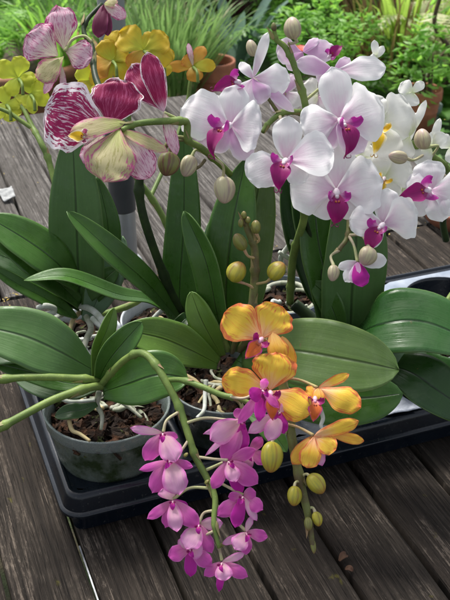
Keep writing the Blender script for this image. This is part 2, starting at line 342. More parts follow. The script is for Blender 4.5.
def flower(par, c, petals, mat='white', lip=None, ped=None, label=None, pmat='pedicel'):
    """c=(u,v,Z); petal=(u_tip,v_tip,dz_tip,width_px[,kind[,material[,(u,v) base]]])"""
    C=at(c); fl=empty('flower',C,par)
    if label: fl['label']=label
    s=c[2]/F
    for k,p in enumerate(petals):
        u1,v1,dz,w=p[:4]; kind=p[4] if len(p)>4 and p[4] else 'sepal'; m=p[5] if len(p)>5 and p[5] else mat
        b=p[6] if len(p)>6 else (c[0],c[1]); off=.0012*(len(petals)-k)
        B=at((b[0],b[1],c[2]+off)); T=at((u1,v1,c[2]+dz))
        L=(T-B).length; mid=B.lerp(T,.5)+TO*(L*random.uniform(.04,.13)) ; q=B.lerp(T,.82)+TO*(L*random.uniform(.02,.07))
        d=(T-B).normalized(); n=(TO+RIGHT*random.uniform(-.25,.25)+UP*random.uniform(-.2,.25)).normalized()
        mb=MB(); sheet(mb,[B,mid,q,T],w*s,n,kind,random.uniform(.02,.14),18,12,.11 if kind=='round' else .07,0,random.uniform(-.28,-.05))
        o=mb.build('petal' if kind=='round' else 'sepal',PM[m],fl,org=B)
    if lip:
        kw=dict(lip); lc=kw.pop('c',None); CC=at((lc[0],lc[1],c[2]-.004)) if lc else C+TO*.003
        L=kw.pop('s')*s; lipset(fl,CC,L,**kw)
    if ped:
        mb=MB(); tube(mb,[at(p) for p in ped]+[C+FWD*.004],[1.7*s,1.4*s,1.8*s],16,8); mb.build('pedicel',M[pmat],fl,org=at(ped[0]))
    return fl
# ------------------------------------------------------------ pots
def ring(c, r, n=56): return [Vector((c[0]+r*math.cos(2*math.pi*k/n), c[1]+r*math.sin(2*math.pi*k/n), c[2])) for k in range(n)]
def lathe(mb, c, prof, n=56, mat=0): mb.grid([ring((c[0],c[1],c[2]+z), r, n) for r,z in prof], closed=True, mat=mat)
def clear_mat(name, col, alpha, rough, algae=(.03,.05,.015)):
    t=NT(name); n=t.noise(t.obj(),28.,5,.65); c=t.mix(t.ss(n,.40,.62),col,algae)
    a=t.ss(n,.35,.65,alpha-.18,min(1,alpha+.25)); n2=t.noise(t.obj(),160.,3)
    return t.done(t.pbsdf(c,t.ss(n2,.3,.7,rough,rough+.2),t.bump(n,.1,.002),.5,Alpha=a))
M['clearpot']=clear_mat('cloudy_clear_plastic',(.20,.24,.20),.80,.14,(.035,.055,.02))
M['rimclear']=clear_mat('clear_plastic_rim',(.30,.35,.34),.62,.12,(.20,.25,.22))
M['rimwhite']=clear_mat('whitish_clear_plastic_rim',(.62,.66,.70),.85,.15,(.50,.54,.58))
M['darkpot']=solid('dark_grey_plastic',(.045,.055,.065),.35,(.03,.036,.045),60.,.1)
M['rimdark']=solid('dark_plastic_rim',(.12,.15,.18),.28,(.09,.11,.14),60.,.1)
M['darkclear']=clear_mat('smoky_clear_plastic',(.05,.06,.06),.80,.16,(.02,.03,.015))
M['rimsmoke']=clear_mat('smoky_plastic_rim',(.20,.24,.24),.75,.12,(.14,.17,.16))
def pot(par, x, y, r, zr, zb, body, rim, bark=True, dense=230):
    c=deck(x,y,0); c=Vector((c.x,c.y,0)); h=zr-zb
    mb=MB(); lathe(mb,c,[(.001,zb),(r*.70,zb),(r*.74,zb+.004),(r*.93,zr-.016),(r*.955,zr-.0145)]); 
    p=mb.build('pot',M[body],par,org=c); WM[p.name]=c
    mb=MB(); lathe(mb,c,[(r*.955,zr-.014),(r*.975,zr-.013),(r*.985,zr-.003),(r*1.0,zr-.001),(r*1.0,zr),(r*.968,zr+.0003),(r*.955,zr-.002),(r*.915,zr-.016),(r*.80,zb+.03)])
    mb.build('pot_rim',M[rim],p,org=c)
    if bark:
        mb=MB()
        lathe(mb,c,[(.001,zr-.022),(r*.5,zr-.023),(r*.90,zr-.024)],24)
        for k in range(int(dense*1.7)):
            a=random.uniform(0,6.283); q=r*.86*math.sqrt(random.random()); sz=random.choice((random.uniform(.0012,.003),random.uniform(.003,.008)))
            pt=c+Vector((q*math.cos(a),q*math.sin(a),zr-.022+random.uniform(0,.009)))
            R=Matrix.Rotation(random.uniform(0,6.28),3,'Z')@Matrix.Rotation(random.uniform(-.7,.7),3,'X')@Matrix.Rotation(random.uniform(-.7,.7),3,'Y')
            n0=len(mb.v); mb.box(pt,sz,sz*random.uniform(.45,.8),sz*random.uniform(.25,.55),R)
            for i in range(n0,len(mb.v)): mb.v[i]+=Vector((random.uniform(-1,1),random.uniform(-1,1),random.uniform(-1,1)))*sz*.42
        b=mb.build('bark_mix',M['bark'],par,smooth=False,org=c); tag(b,kind='stuff')
        b.modifiers.new('b','BEVEL').width=.0006
    return c
def rpath(c, r, z, pts):                    # path over the bark: (angle deg, radius share, dz)
    return [Vector((c.x+r*q*math.cos(math.radians(a)), c.y+r*q*math.sin(math.radians(a)), z+dz)) for a,q,dz in pts]
def wroot(par, P, rad, mat='root'):
    mb=MB(); tube(mb,P,rad,26,8,0,0,.06); return mb.build('root',M[mat],par,org=P[0])
def random_roots(par, c, r, z, n, mats=('root','roottan','root')):
    for k in range(n+3):
        a=random.uniform(0,360); d=random.uniform(-80,80)
        P=rpath(c,r,z,[(a,.12,.008),(a+d*.2,.35,.006+random.uniform(0,.004)),(a+d*.6,.62,random.uniform(.0,.005)),(a+d,.86,random.uniform(-.006,.003))])
        w=random.uniform(.6,1.1); P=[p+Vector((random.uniform(-.002,.002),random.uniform(-.002,.002),random.uniform(-.001,.002))) for p in crom(P,7)]; wroot(par,P,[.0026*w,.0021*w,.0023*w,.0014*w],random.choice(mats))

# ============================================================ PLANT 1: pot front left, pink cascade
p1=thing('potted_orchid',deck(.160,.742,.012),'orchid in the tray corner pot with a hanging spray of small magenta pink flowers','orchid','potted orchids in the tray')
c=pot(p1,.160,.742,.0605,.102,.012,'clearpot','rimclear',dense=300)
random_roots(p1,c,.058,.084,5)
z1=.90
root(p1,[(99,392,.885),(97,404,.89),(102,416,.888),(101,430,.885)],[3,2.6,1.6])
root(p1,[(104,396,.885),(118,400,.887),(130,408,.885),(142,418,.882)],[2.6,2.2,1.5])
root(p1,[(69,420,.872),(72,430,.868),(80,434,.866),(90,441,.862)],[2.2,2.1,1.6],'roottan')
root(p1,[(60,398,.89),(72,402,.885),(95,400,.885)],[2.2,2.2,2.0],'rootwhite')
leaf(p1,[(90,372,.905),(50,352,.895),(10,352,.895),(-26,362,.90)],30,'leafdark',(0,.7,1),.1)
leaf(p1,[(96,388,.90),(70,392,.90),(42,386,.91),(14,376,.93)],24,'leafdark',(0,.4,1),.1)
leaf(p1,[(96,384,.895),(66,383,.89),(30,372,.89),(-8,362,.90)],22,'leaf',(0,.5,1),.1)
leaf(p1,[(93,370,.895),(60,352,.875),(20,335,.87),(-40,322,.87)],60,'leafgrey',(-.05,.35,1),.10,label='broad grey green leaf reaching left')
leaf(p1,[(94,378,.89),(98,352,.87),(107,330,.862),(114,308,.86)],17,'leaflight',(.5,.2,1),.35,'leaf')
leaf(p1,[(98,382,.885),(108,362,.865),(124,342,.855),(142,322,.855)],27,'leaf',(.3,.3,1),.35)
leaf(p1,[(103,392,.885),(128,384,.868),(158,375,.86),(188,378,.865)],52,'leaf',(0,.25,1),.10)
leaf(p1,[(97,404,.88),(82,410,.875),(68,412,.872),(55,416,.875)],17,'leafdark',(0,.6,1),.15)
stem(p1,[(100,382,.885),(85,379,.875),(40,377,.865),(5,379,.86),(-40,384,.855)],[3.8,3.7,3.7],'stem',2)
stem(p1,[(102,386,.88),(88,388,.872),(55,399,.86),(20,417,.85),(0,428,.845),(-30,446,.84)],[4.3,4.1,4.1],'stem',2)
stem(p1,[(102,384,.88),(112,372,.862),(126,359,.845),(140,353,.83),(152,360,.82),(165,380,.81),(179,407,.805),(189,437,.80),(196,458,.80),(207,478,.80),(215,498,.795),(214,522,.79),(219,548,.79)],[3.8,3.8,4.0,3.8,3.6,3.5,3.0,2.0],'stem',7,n=80)
stem(p1,[(168,380,.812),(182,380,.80),(200,386,.79),(222,395,.785),(236,398,.782),(252,404,.78)],[2.6,3.0,3.0,2.4],'stem',2)
ZP=.79
PS=crom([at(p) for p in [(152,360,.82),(165,380,.81),(179,407,.805),(189,437,.80),(196,458,.80),(207,478,.80),(215,498,.795),(214,522,.79),(219,548,.79)]],120)
BS=crom([at(p) for p in [(168,380,.812),(182,380,.80),(200,386,.79),(222,395,.785),(236,398,.782),(252,404,.78)]],60)
def px(p):
    d=p-CAM; z=d.dot(FWD); return (225+F*d.x/z, 300-F*d.dot(UP)/z, z)
def snap(a,b):
    q=[px(p) for p in PS+BS]; return min(q,key=lambda k:(k[0]-a)**2+(k[1]-b)**2)
def pf(c,pet,ped,**k):
    ped=[snap(*ped[0])[:2]]+list(ped[1:]); z0=snap(*ped[0])[2]
    q=[]
    for p in pet:
        p=list(p)+[None]*(6-len(p)); k0=p[4]; p[4]='point'; p[3]=p[3]*(.90 if k0=='round' else 1.0)*random.uniform(.9,1.1); q.append(tuple(p[:6]))
    return flower(p1,(c[0],c[1],c[2] if len(c)>2 else ZP),q,'pink',dict(s=8.5,ang=-90+random.uniform(-40,40),yaw=random.uniform(-30,30),kind='pink'),[(ped[0][0],ped[0][1],z0)]+[(a,b,(c[2] if len(c)>2 else ZP)+.006) for a,b in ped[1:]],**k)
L_='pinklight'; D_='pinkdeep'
pf((163,433),[(130,428,.0,10,'sepal','pinklight'),(145,461,.008,21,'sepal','pink'),(163,452,.01,12,'sepal',D_),(176,462,-.004,27,'round',L_),(178,438,.006,9,'sepal','pink')],[(178,412),(167,420)])
pf((170,460),[(139,470,.0,9,'sepal'),(193,467,.0,9,'sepal'),(152,493,.006,24,'round','pink'),(166,482,.004,10,'sepal',D_),(179,495,-.005,30,'round',L_)],[(183,440),(180,452)])
pf((173,500),[(163,488,-.004,20,'sepal',L_),(147,519,0,10,'sepal'),(165,528,.003,15,'sepal','pink'),(188,512,.0,14,'sepal',D_),(199,527,-.003,17,'sepal','pink'),(177,532,-.008,16,'sepal',L_)],[(205,492),(190,488)])
pf((199,524),[(223,523,0,14,'sepal',L_),(212,553,.004,14,'sepal','pink'),(188,512,.004,12),(186,549,-.006,28,'round',L_)],[(212,510),(204,513)])
pf((190,548),[(168,556,-.002,18,'sepal'),(191,577,.004,15,'sepal',D_),(212,566,.002,15,'sepal'),(178,540,.003,14,'sepal',L_),(203,553,0,18,'sepal',L_)],[(214,530),(200,538)])
pf((222,562),[(204,576,.002,12,'sepal'),(248,577,.002,14,'sepal'),(219,592,.004,9,'sepal',D_),(245,553,.004,8,'sepal',L_),(225,581,-.005,20,'round',L_)],[(218,546),(220,552)])
pf((241,421),[(237,408,.003,12),(205,456,.003,7,'sepal',L_),(223,463,.006,19,'sepal','pink'),(242,452,.005,16,'sepal',D_),(210,440,-.006,30,'round',L_),(203,434,.004,8,'sepal',L_)],[(188,422),(205,418),(228,420)])
pf((228,461),[(256,449,0,14,'sepal'),(212,489,.0,13,'sepal'),(242,494,.005,15,'sepal',D_),(258,484,0,20,'sepal','pink'),(236,482,-.006,18,'sepal',L_)],[(200,455),(214,459)])
pf((243,496),[(217,516,0,15,'sepal'),(263,510,0,15,'sepal'),(256,492,.002,14),(257,521,.002,9,'sepal',L_),(235,528,-.004,15,'sepal',D_),(228,497,.002,12,'sepal')],[(208,478),(222,484)])
pf((246,532),[(268,537,0,14,'sepal'),(222,544,.003,9,'sepal',L_),(246,555,.004,13,'sepal'),(252,516,.004,7,'sepal',L_),(235,550,-.005,18,'sepal',L_)],[(224,505),(234,520)])
pf((262,390,.765),[(238,424,-.002,13,'sepal'),(259,422,-.002,14,'sepal',D_),(279,408,0,8,'sepal','pink'),(250,398,-.004,16,'sepal',D_),(266,378,.004,9)],[(228,397),(245,398)])
pf((280,412,.775),[(268,441,-.004,22,'round',L_),(248,433,0,14,'sepal',L_),(284,434,.003,13,'sepal',D_),(288,403,0,10,'sepal',L_)],[(262,416),(272,413)])
pf((250,452,.80),[(262,437,0,12),(268,462,0,14,'sepal','pink'),(247,470,0,12,'sepal',L_)],[(230,455),(240,455)])
for u,v in((167,441),(186,455),(178,470),(207,482),(222,545)):
    bud(p1,u,v,.795,6,4,.8,'budgreen')

# ============================================================ PLANT 2: middle front pot, orange flowers, broad leaves
p2=thing('potted_orchid',deck(.283,.742,.012),'orchid with yellow flowers edged in orange red, hanging over the front of the tray','orchid','potted orchids in the tray')
c=pot(p2,.283,.742,.0605,.102,.012,'darkclear','rimsmoke',dense=280)
random_roots(p2,c,.058,.084,6)
root(p2,[(206,380,.91),(205,395,.905),(204,410,.895),(197,418,.89)],[2.4,2.2,1.8],'rootwhite')
root(p2,[(186,376,.93),(195,381,.925),(201,388,.92)],[2.6,2.6,2.4],'roottan')
root(p2,[(197,346,.955),(207,351,.95),(216,358,.945)],[4,4.3,4],'rootwhite')
leaf(p2,[(234,352,.955),(226,300,.93),(232,230,.91),(246,158,.905)],52,'leaf',(-.15,.1,1),.14,'strap')
leaf(p2,[(234,352,.96),(236,312,.95),(248,240,.935),(264,160,.92)],54,'leafbroad',(.25,.1,1),.12,'leaf')
leaf(p2,[(228,352,.945),(218,318,.925),(206,262,.905),(184,211,.90)],30,'leaf',(-.5,.1,1),.40,'leaf')
leaf(p2,[(222,356,.935),(210,336,.92),(200,316,.915),(191,292,.915)],28,'leaflight',(-.3,.15,1),.2)
leaf(p2,[(218,364,.93),(190,350,.91),(160,338,.90),(122,330,.895)],42,'leaflight',(-.1,.25,1),.22)
leaf(p2,[(236,360,.93),(290,388,.905),(350,398,.885),(403,394,.88)],60,'leaf',(0,.35,1),.10)
leaf(p2,[(242,358,.925),(284,350,.88),(345,359,.855),(399,370,.85)],72,'leafbroad',(.05,.25,1),.07,label='broadest flat green leaf, pointing right')
leaf(p2,[(250,415,.86),(262,422,.85),(272,432,.845),(287,452,.84)],22,'leaf',(0,.3,1),.1)
stem(p2,[(226,350,.94),(222,330,.93),(228,318,.92)],[6,5,2],'stem')
stem(p2,[(232,352,.94),(244,318,.87),(262,326,.83),(276,352,.812),(283,385,.805),(288,415,.80),(293,445,.80),(301,485,.80),(308,515,.80),(313,548,.80)],[3,3.6,4.4,5,5,4.6,4,2.4],'stembrown',6,n=70)
stem(p2,[(240,350,.93),(251,330,.90),(253,300,.89),(255,270,.885),(254,246,.88),(247,228,.875),(244,216,.87)],[4,4.3,4.2,3.6,2.6],'stembrown',5)
ZO=.79
def of(c,pet,ped,lip=None,**k): return flower(p2,c,pet,'orange',lip,[(a,b,c[2]+.01) for a,b in ped],pmat='pedicelpink',**k)
of((262,338,ZO),[(291,369,.012,18,None,'orangedeep',(282,336)),(281,306,.004,42,'round'),(283,362,.0,22,'sepal','orangedeep',(272,332)),(224,313,-.003,40,'round')],[(276,360),(270,345)],dict(s=24,ang=-130,kind='orange'))
of((270,391,ZO-.012),[(276,352,.0,46,'round'),(222,378,-.002,32,'round'),(296,420,.012,18,'sepal','orangedeep'),(311,413,-.006,33,'round')],[(283,402),(276,396)],dict(s=26,ang=-85,kind='orange'))
of((318,388,ZO-.005),[(307,394,.0,14,'sepal','orangedeep'),(349,374,.0,10,'sepal'),(300,402,.006,12,'sepal'),(361,407,-.008,27,'round'),(318,404,-.002,14,'sepal','orangedeep')],[(285,378),(300,380)],dict(s=22,ang=-95,kind='orange',c=(315,397)))
of((314,436,ZO-.005),[(292,464,.002,17,'sepal','orangedeep'),(364,441,.002,11,'sepal','orangedeep',(330,434)),(322,466,0,12,'sepal','pinklight'),(307,468,-.004,22,'round'),(336,450,-.006,20,'round'),(359,421,-.008,15,'sepal','orange')],[(288,424),(300,428)])
root(p2,[(320,408,.86),(323,418,.86),(321,426,.86),(325,434,.86)],[2.4,2,1.6],'rootwhite')
bud(p2,271,457,.79,31,24,-1.62,'budyellow',[(284,432,.80),(276,434,.795)])
bud(p2,316,484,.79,23,19,-.9,'budyellow',[(301,477,.80),(306,474,.795)])
bud(p2,294,496,.79,20,16,-1.6,'budyellow',[(302,482,.80),(296,482,.795)])
bud(p2,317,519,.795,15,11,-1.3,'budyellow',[(309,508,.80),(313,508,.80)])
bud(p2,308,524,.79,14,9,-1.5,'budgreen')
bud(p2,313,546,.80,15,6,-1.45,'budgreen')
bud(p2,237,272,.875,22,21,1.1,'budyellow',[(253,288,.885),(246,284,.880)],'pedicelpink')
bud(p2,277,271,.875,21,19,.9,'budyellow',[(256,284,.885),(266,282,.880)],'pedicelpink')
bud(p2,240,242,.870,19,14,2.1,'budgreen',[(254,258,.880),(248,256,.875)],'pedicelpink')
bud(p2,256,227,.870,14,11,1.6,'budgreen',[(254,244,.880),(259,240,.875)],'pedicelpink')
for u,v,l in((244,215,8),(241,223,9),(248,220,7)): bud(p2,u,v,.868,l,6,1.6,'budgreen')

# ============================================================ PLANT 3: right rear pot, white-pink spray
p3=thing('potted_orchid',deck(.385,.878,.012),'orchid in a small dark pot with white and pink flowers with magenta lips','orchid','potted orchids in the tray')
c3=atz(284,294,.106)
dx=c3.x*math.cos(A)-c3.y*math.sin(A); dy=c3.x*math.sin(A)+c3.y*math.cos(A)
c=pot(p3,dx,dy,.043,.106,.012,'darkpot','rimdark',dense=200)
for a0,q in((20,.86),(200,.78),(120,.7),(300,.82)):
    wroot(p3,rpath(c,.043,.096,[(a0,q,.002),(a0+45,q,.004),(a0+90,q*.95,.003),(a0+140,q*.8,.0)]),[.0028,.003,.0024],'root')
random_roots(p3,c,.043,.090,-1,('root','rootwhite'))
for pts,w,m,n,k in(
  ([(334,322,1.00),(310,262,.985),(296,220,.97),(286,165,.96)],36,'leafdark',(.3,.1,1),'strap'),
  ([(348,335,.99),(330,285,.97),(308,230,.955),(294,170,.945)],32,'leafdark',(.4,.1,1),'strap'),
  ([(340,338,.985),(330,290,.965),(318,240,.95),(312,170,.94)],44,'leaf',(.3,.0,1),'strap'),
  ([(350,338,.98),(352,290,.955),(356,240,.94),(352,165,.93)],64,'leafgrey',(.1,.1,1),'strap'),
  ([(342,340,.975),(336,318,.96),(326,296,.955),(312,282,.955)],24,'leaf',(-.3,.2,1),'leaf'),
  ([(236,330,1.01),(226,300,1.0),(222,260,.99),(217,215,.985)],30,'leafpale',(-.2,.1,1),'strap')):
    leaf(p3,pts,w,m,n,.16,k)
root(p3,[(284,272,1.0),(281,258,.985),(287,248,.975),(292,240,.97)],[3,2.8,2.2],'rootwhite')
root(p3,[(296,262,.985),(287,257,.98),(279,252,.975)],[2.6,2.6,2],'rootwhite')
stem(p3,[(294,304,1.0),(316,322,1.0),(338,334,.985),(348,330,.975)],[6,7,7,4],'stemdark',name='crown')
stem(p3,[(290,303,1.0),(291,284,.985),(293,258,.965),(299,236,.945),(304,218,.93),(306,190,.915),(308,150,.90),(306,110,.885),(300,84,.88),(293,62,.875),(285,47,.872),(276,39,.87),(274,28,.868)],[4.2,4.2,3.8,3.4,3.0,2.0],'stem',7,n=70)
stem(p3,[(307,114,.885),(296,112,.88),(282,113,.875),(270,122,.872),(262,132,.87)],[3,3,2.6],'stem',3)
stem(p3,[(279,114,.877),(268,98,.87),(258,84,.868)],[2,1.8,1.8],'stembrown')
stem(p3,[(336,330,.975),(325,285,.96),(314,250,.955),(305,218,.935)],[2.4,2.2,2.2],'stemdark')
stem(p3,[(306,200,.93),(330,190,.91),(347,205,.90),(349,222,.89),(347,238,.885),(340,248,.88),(337,252,.88)],[2.6,2.6,2.2],'stembrown',4)
ZW=.86
def wf(c,pet,lip=None,ped=None,mat='white',**k): return flower(p3,c,pet,mat,lip,ped,**k)
wf((303,52,.885),[(276,52,.0,28,'round'),(335,50,.004,24,'round'),(288,70,.004,16),(318,38,.004,10)],None,[(296,64,.89),(300,58,.89)],'pinkish')
wf((334,72,.875),[(320,86,.004,22,'sepal','pinkish'),(296,62,.0,20),(350,58,.008,12,'sepal','pinkish'),(386,68,.0,26,'round','white')],dict(s=16,ang=40,c=(328,58)),[(306,100,.885),(322,86,.885)],'pinkish')
wf((253,78,.865),[(268,32,.0,11),(290,82,.004,32,'round'),(294,112,.01,12,'sepal','pinkish'),(240,62,.004,12),(238,112,-.002,30,'round'),(262,104,.002,26,'round','pinkish')],dict(s=26,ang=200,c=(240,82)),[(262,86,.87),(258,82,.87)])
wf((231,125,.845),[(236,84,.004,30),(212,152,.006,24,'sepal','pinkish'),(250,160,.006,26,'sepal','pinkish'),(182,108,.0,52,'round'),(262,128,-.002,52,'round')],dict(s=33,ang=-112,yaw=-38,tilt=-8))
wf((339,120,.85),[(332,67,.004,34),(318,152,.006,26,'sepal','pinkish'),(364,152,.006,34,'sepal','pinkish'),(300,126,.0,44,'round'),(382,106,-.002,60,'round')],dict(s=33,ang=-80,yaw=32,tilt=6),[(308,112,.88),(325,116,.875)])
wf((336,190,.865),[(337,142,.004,40,'sepal'),(312,214,.005,36,'sepal'),(364,212,.005,36,'sepal'),(290,184,.0,56,'round'),(383,182,-.002,58,'round')],dict(s=31,ang=-92,yaw=4,tilt=18),[(308,160,.89),(325,178,.885)])
wf((286,160,.83),[(289,116,.003,31),(268,186,.006,24,'sepal','pinkish'),(306,182,.006,26,'sepal'),(246,176,.0,38,'round'),(334,152,-.002,46,'round')],dict(s=30,ang=-100,yaw=-16,tilt=-5),[(280,116,.87),(284,138,.86)])
wf((383,224,.86),[(388,188,.003,27,'sepal'),(368,248,.006,16,'sepal'),(349,219,.0,32,'round'),(418,214,-.002,44,'round')],dict(s=28,ang=-118,yaw=-28,tilt=4),[(349,226,.885),(366,228,.88)])
wf((358,262,.855),[(345,282,.003,14),(387,260,.004,16),(338,268,.004,10),(362,287,-.004,18,'sepal','pinkdeep'),(352,283,-.002,12,'sepal','pinkish')],None,[(349,236,.885),(354,246,.87)],label='half opened small pink flower hanging low')
wf((286,92,.895),[(272,82,.0,24,'round','pinkish'),(276,114,.002,20,'sepal','pinkish'),(300,106,.0,22,'round','white'),(292,74,.003,18)],None,[(280,112,.90),(284,104,.90)],'pinkish',label='pale pink flower half hidden behind the white ones')
wf((318,96,.90),[(303,84,.0,26,'round','cream'),(334,92,.003,24,'round'),(322,118,.003,22),(300,104,.002,20,'sepal','cream')],None,None,'white')
wf((210,118,.875),[(190,98,.0,34,'round'),(186,130,.003,34,'round','pinkish'),(206,148,.003,28,'sepal','pinkish'),(222,96,.003,24)],None,[(212,156,.88),(214,136,.885)],'white',label='white flower turned away at the left end of the spray')
bud(p3,293,28,.865,22,19,1.7,'budcream',[(288,44,.872),(297,42,.868)])
bud(p3,252,48,.87,17,12,1.9,'budcream')
bud(p3,367,256,.85,20,20,-1.9,'budcream',[(349,235,.885),(362,236,.87)])
bud(p3,333,273,.86,17,13,-1.7,'budcream',[(340,250,.88),(331,256,.87)])
bud(p3,224,190,.86,28,23,-1.5,'budcream',[(214,158,.85),(223,166,.855)])
bud(p3,274,27,.867,9,6,1.7,'stembrown')

# ============================================================ PLANT 4: middle rear pot, purple blotched flowers
p4=thing('potted_orchid',deck(.265,.878,.012),'orchid with large magenta and white blotched flowers in front of the pole','orchid','potted orchids in the tray')
c=pot(p4,.262,.868,.052,.102,.012,'darkclear','rimwhite',dense=260)
random_roots(p4,c,.05,.085,4)
root(p4,[(150,322,1.0),(160,312,1.0),(172,306,1.0),(182,310,1.0)],[2.2,2.6,2.6],'rootwhite')
leaf(p4,[(180,330,1.02),(180,285,1.0),(184,220,.98),(184,120,.96)],38,'leaf',(-.2,.1,1),.16,'strap')
leaf(p4,[(186,326,1.03),(206,290,1.03),(210,250,1.02),(214,215,1.02)],22,'leafpale',(.3,.1,1),.16,'strap')
leaf(p4,[(180,322,1.0),(150,286,.965),(112,252,.94),(67,211,.93)],27,'leaf',(.2,.4,1),.34,'leaf')
leaf(p4,[(178,318,1.01),(150,300,.99),(118,294,.97),(66,276,.955),(24,280,.95)],20,'leaf',(0,.7,.7),.25,'leaf')
leaf(p4,[(176,330,.99),(186,318,.98),(172,332,.97),(150,352,.95)],14,'leafdark',(.3,.3,1),.3)
stem(p4,[(181,312,1.0),(168,285,.975),(155,252,.95),(143,215,.93),(139,188,.92),(141,165,.91),(136,140,.90),(116,112,.90),(98,84,.92),(93,62,.94),(92,46,.95),(84,33,.955),(87,20,.96),(102,4,.97)],[4.2,4.4,4.2,3.4,2.6,2.2],'stemdark',5,n=70)
stem(p4,[(190,318,1.02),(214,290,1.01),(232,240,1.0),(240,190,.96),(228,172,.90),(212,157,.86),(200,147,.845),(188,140,.835),(187,124,.83),(180,121,.825),(150,122,.815),(132,125,.81),(122,130,.805)],[3.4,3.4,3.4,3.2,3.4,3.6,3,2.4],'stem',6,n=90)
stem(p4,[(188,139,.836),(176,138,.835),(166,146,.835),(163,158,.835)],[2.6,2.4,2.2],'stembrown')
ZH=.80
flower(p4,(120,130,ZH+.004),[(120,79,.004,56,'round','harl',(108,128)),(45,110,.0,72,'round','harlspot',(108,130)),(150,178,.0,34,'round','harlpink'),(84,164,-.004,22,'sepal','harlpink',(102,134)),(168,152,.0,13,'sepal','harlback'),(70,132,-.006,22,'sepal','harlback',(126,122)),(104,182,-.008,52,'round','harlback',(119,127))],
  'harl',dict(s=18,ang=175,kind='harl',c=(88,138)),None,label='large magenta and white blotched flower turned away')
flower(p4,(164,112,ZH+.02),[(177,155,.0,13,'sepal','harlpink'),(131,66,.0,34,'round','harl'),(147,52,-.008,24,'sepal','harl')],'harl',None,[(187,124,.83),(176,118,.83)])
flower(p4,(64,50,.93),[(92,58,.004,30,'round','harlpink'),(58,6,.004,34,'round','harlpink'),(44,94,.006,9,'sepal','harlpink',(60,66)),(64,92,.006,7,'sepal','harlpink',(62,66)),(38,80,-.002,26,'round','harlback',(64,56)),(27,34,-.004,42,'round','harlpink',(58,56))],'harlpink',None,[(92,42,.94),(84,36,.94),(72,40,.94)],label='faded pink streaked flower at the back')
flower(p4,(104,4,.95),[(98,38,0,16,'sepal','maroon'),(108,36,.004,12,'sepal','maroon'),(126,18,0,14,'sepal','harlpink'),(118,2,0,12,'sepal','harlback')],'maroon')
bud(p4,168,164,.83,25,24,-1.75,'budolive',[(187,140,.836),(172,142,.832)],'stembrown')
bud(p4,188,166,.845,23,18,-1.9,'budcream',[(206,154,.855),(196,150,.85)])
root(p4,[(205,160,.85),(200,166,.845),(194,170,.845)],[1.8,1.6,1.2],'stembrown')

# ============================================================ PLANT 5: left rear pot
p5=thing('potted_orchid',deck(.150,.872,.012),'orchid in the left rear pot with yellow flowers behind a tall grey green leaf','orchid','potted orchids in the tray')
c=pot(p5,.158,.872,.052,.102,.012,'darkclear','rimwhite',dense=260)
random_roots(p5,c,.05,.085,7,('root','rootwhite'))
for pts,r,m in(([(78,306,1.03),(88,308,1.02),(97,314,1.01),(104,324,1.0)],[3,3.4,3.2],'rootwhite'),([(80,312,1.03),(73,320,1.02),(69,332,1.0)],[2.6,2.4,2],'roottan'),([(86,316,1.02),(91,328,1.01),(86,340,1.0),(83,352,.99)],[3,3.2,2.6],'root'),
   ([(92,318,1.01),(104,328,1.0),(118,331,1.0),(126,328,1.0)],[2.8,2.6,2],'rootwhite'),([(38,308,1.0),(46,306,.995),(54,309,1.0),(50,314,1.0),(38,315,1.0)],[3,3.4,3],'rootwhite'),([(36,320,1.0),(46,321,1.0),(56,318,1.01),(66,312,1.02)],[3.2,3.2,2.6],'rootwhite')):
    root(p5,pts,r,m)
for pts,w,m,n,k,f in(
  ([(86,310,1.04),(100,275,1.02),(108,230,1.0),(97,176,.99)],26,'leaf',(.3,.1,1),'leaf',.2),
  ([(86,322,1.03),(98,298,1.02),(110,268,1.01),(122,236,1.01)],34,'leafpale',(.2,.1,1),'leaf',.15),
  ([(84,316,1.03),(92,296,1.02),(104,280,1.01),(118,268,1.01)],22,'leaf',(.3,.1,1),'leaf',.2),
  ([(80,306,1.03),(78,265,1.0),(76,205,.975),(72,128,.96)],56,'leafgrey',(-.1,.1,1),'strap',.14),
  ([(80,308,1.03),(45,282,1.01),(15,262,1.0),(-30,244,1.0)],30,'leafdark',(0,.7,1),'leaf',.15),
  ([(80,304,1.02),(48,272,.99),(18,244,.98),(-30,214,.98)],38,'leaf',(0,.5,1),'leaf',.25),
  ([(80,288,1.01),(56,262,.985),(26,240,.975),(-14,216,.97)],44,'leaf',(.1,.5,1),'leaf',.18),
  ([(72,314,1.03),(40,290,1.01),(10,272,1.0),(-20,256,1.0)],15,'leafdark',(0,.5,1),'strap',.3),
  ([(78,318,1.02),(48,300,1.0),(18,284,.99),(-16,262,.98)],16,'leaf',(0,.5,1),'strap',.3)):
    leaf(p5,pts,w,m,n,f,k)
stem(p5,[(80,300,1.04),(66,230,1.05),(50,165,1.06),(42,145,1.06),(33,128,1.07),(24,110,1.08),(14,94,1.09)],[3,3,3,2.4,2],'stem',4)
stem(p5,[(33,129,1.07),(20,120,1.07),(8,112,1.07),(-8,106,1.07)],[2.2,2.2,1.8],'stem')
stem(p5,[(90,318,1.03),(140,300,1.06),(176,262,1.08),(165,222,1.07),(150,196,1.06),(137,178,1.05),(128,150,1.04),(128,110,1.03),(134,84,1.02),(140,60,1.02)],[3,3.2,3.2,3,2.4],'stem',6)
stem(p5,[(131,92,1.03),(122,76,1.03),(114,64,1.04)],[2.2,2,2],'stem')
stem(p5,[(150,198,1.06),(172,150,1.10),(186,110,1.12),(190,84,1.12),(192,70,1.12)],[2.2,2.2,2],'stem')
def yf(c,pet,mat='yellow',**k): return flower(p5,c,pet,mat,None,[(c[0]+5,c[1]+17,c[2]-.012),(c[0]+4,c[1]+6,c[2]-.012)],pmat='stem',**k)
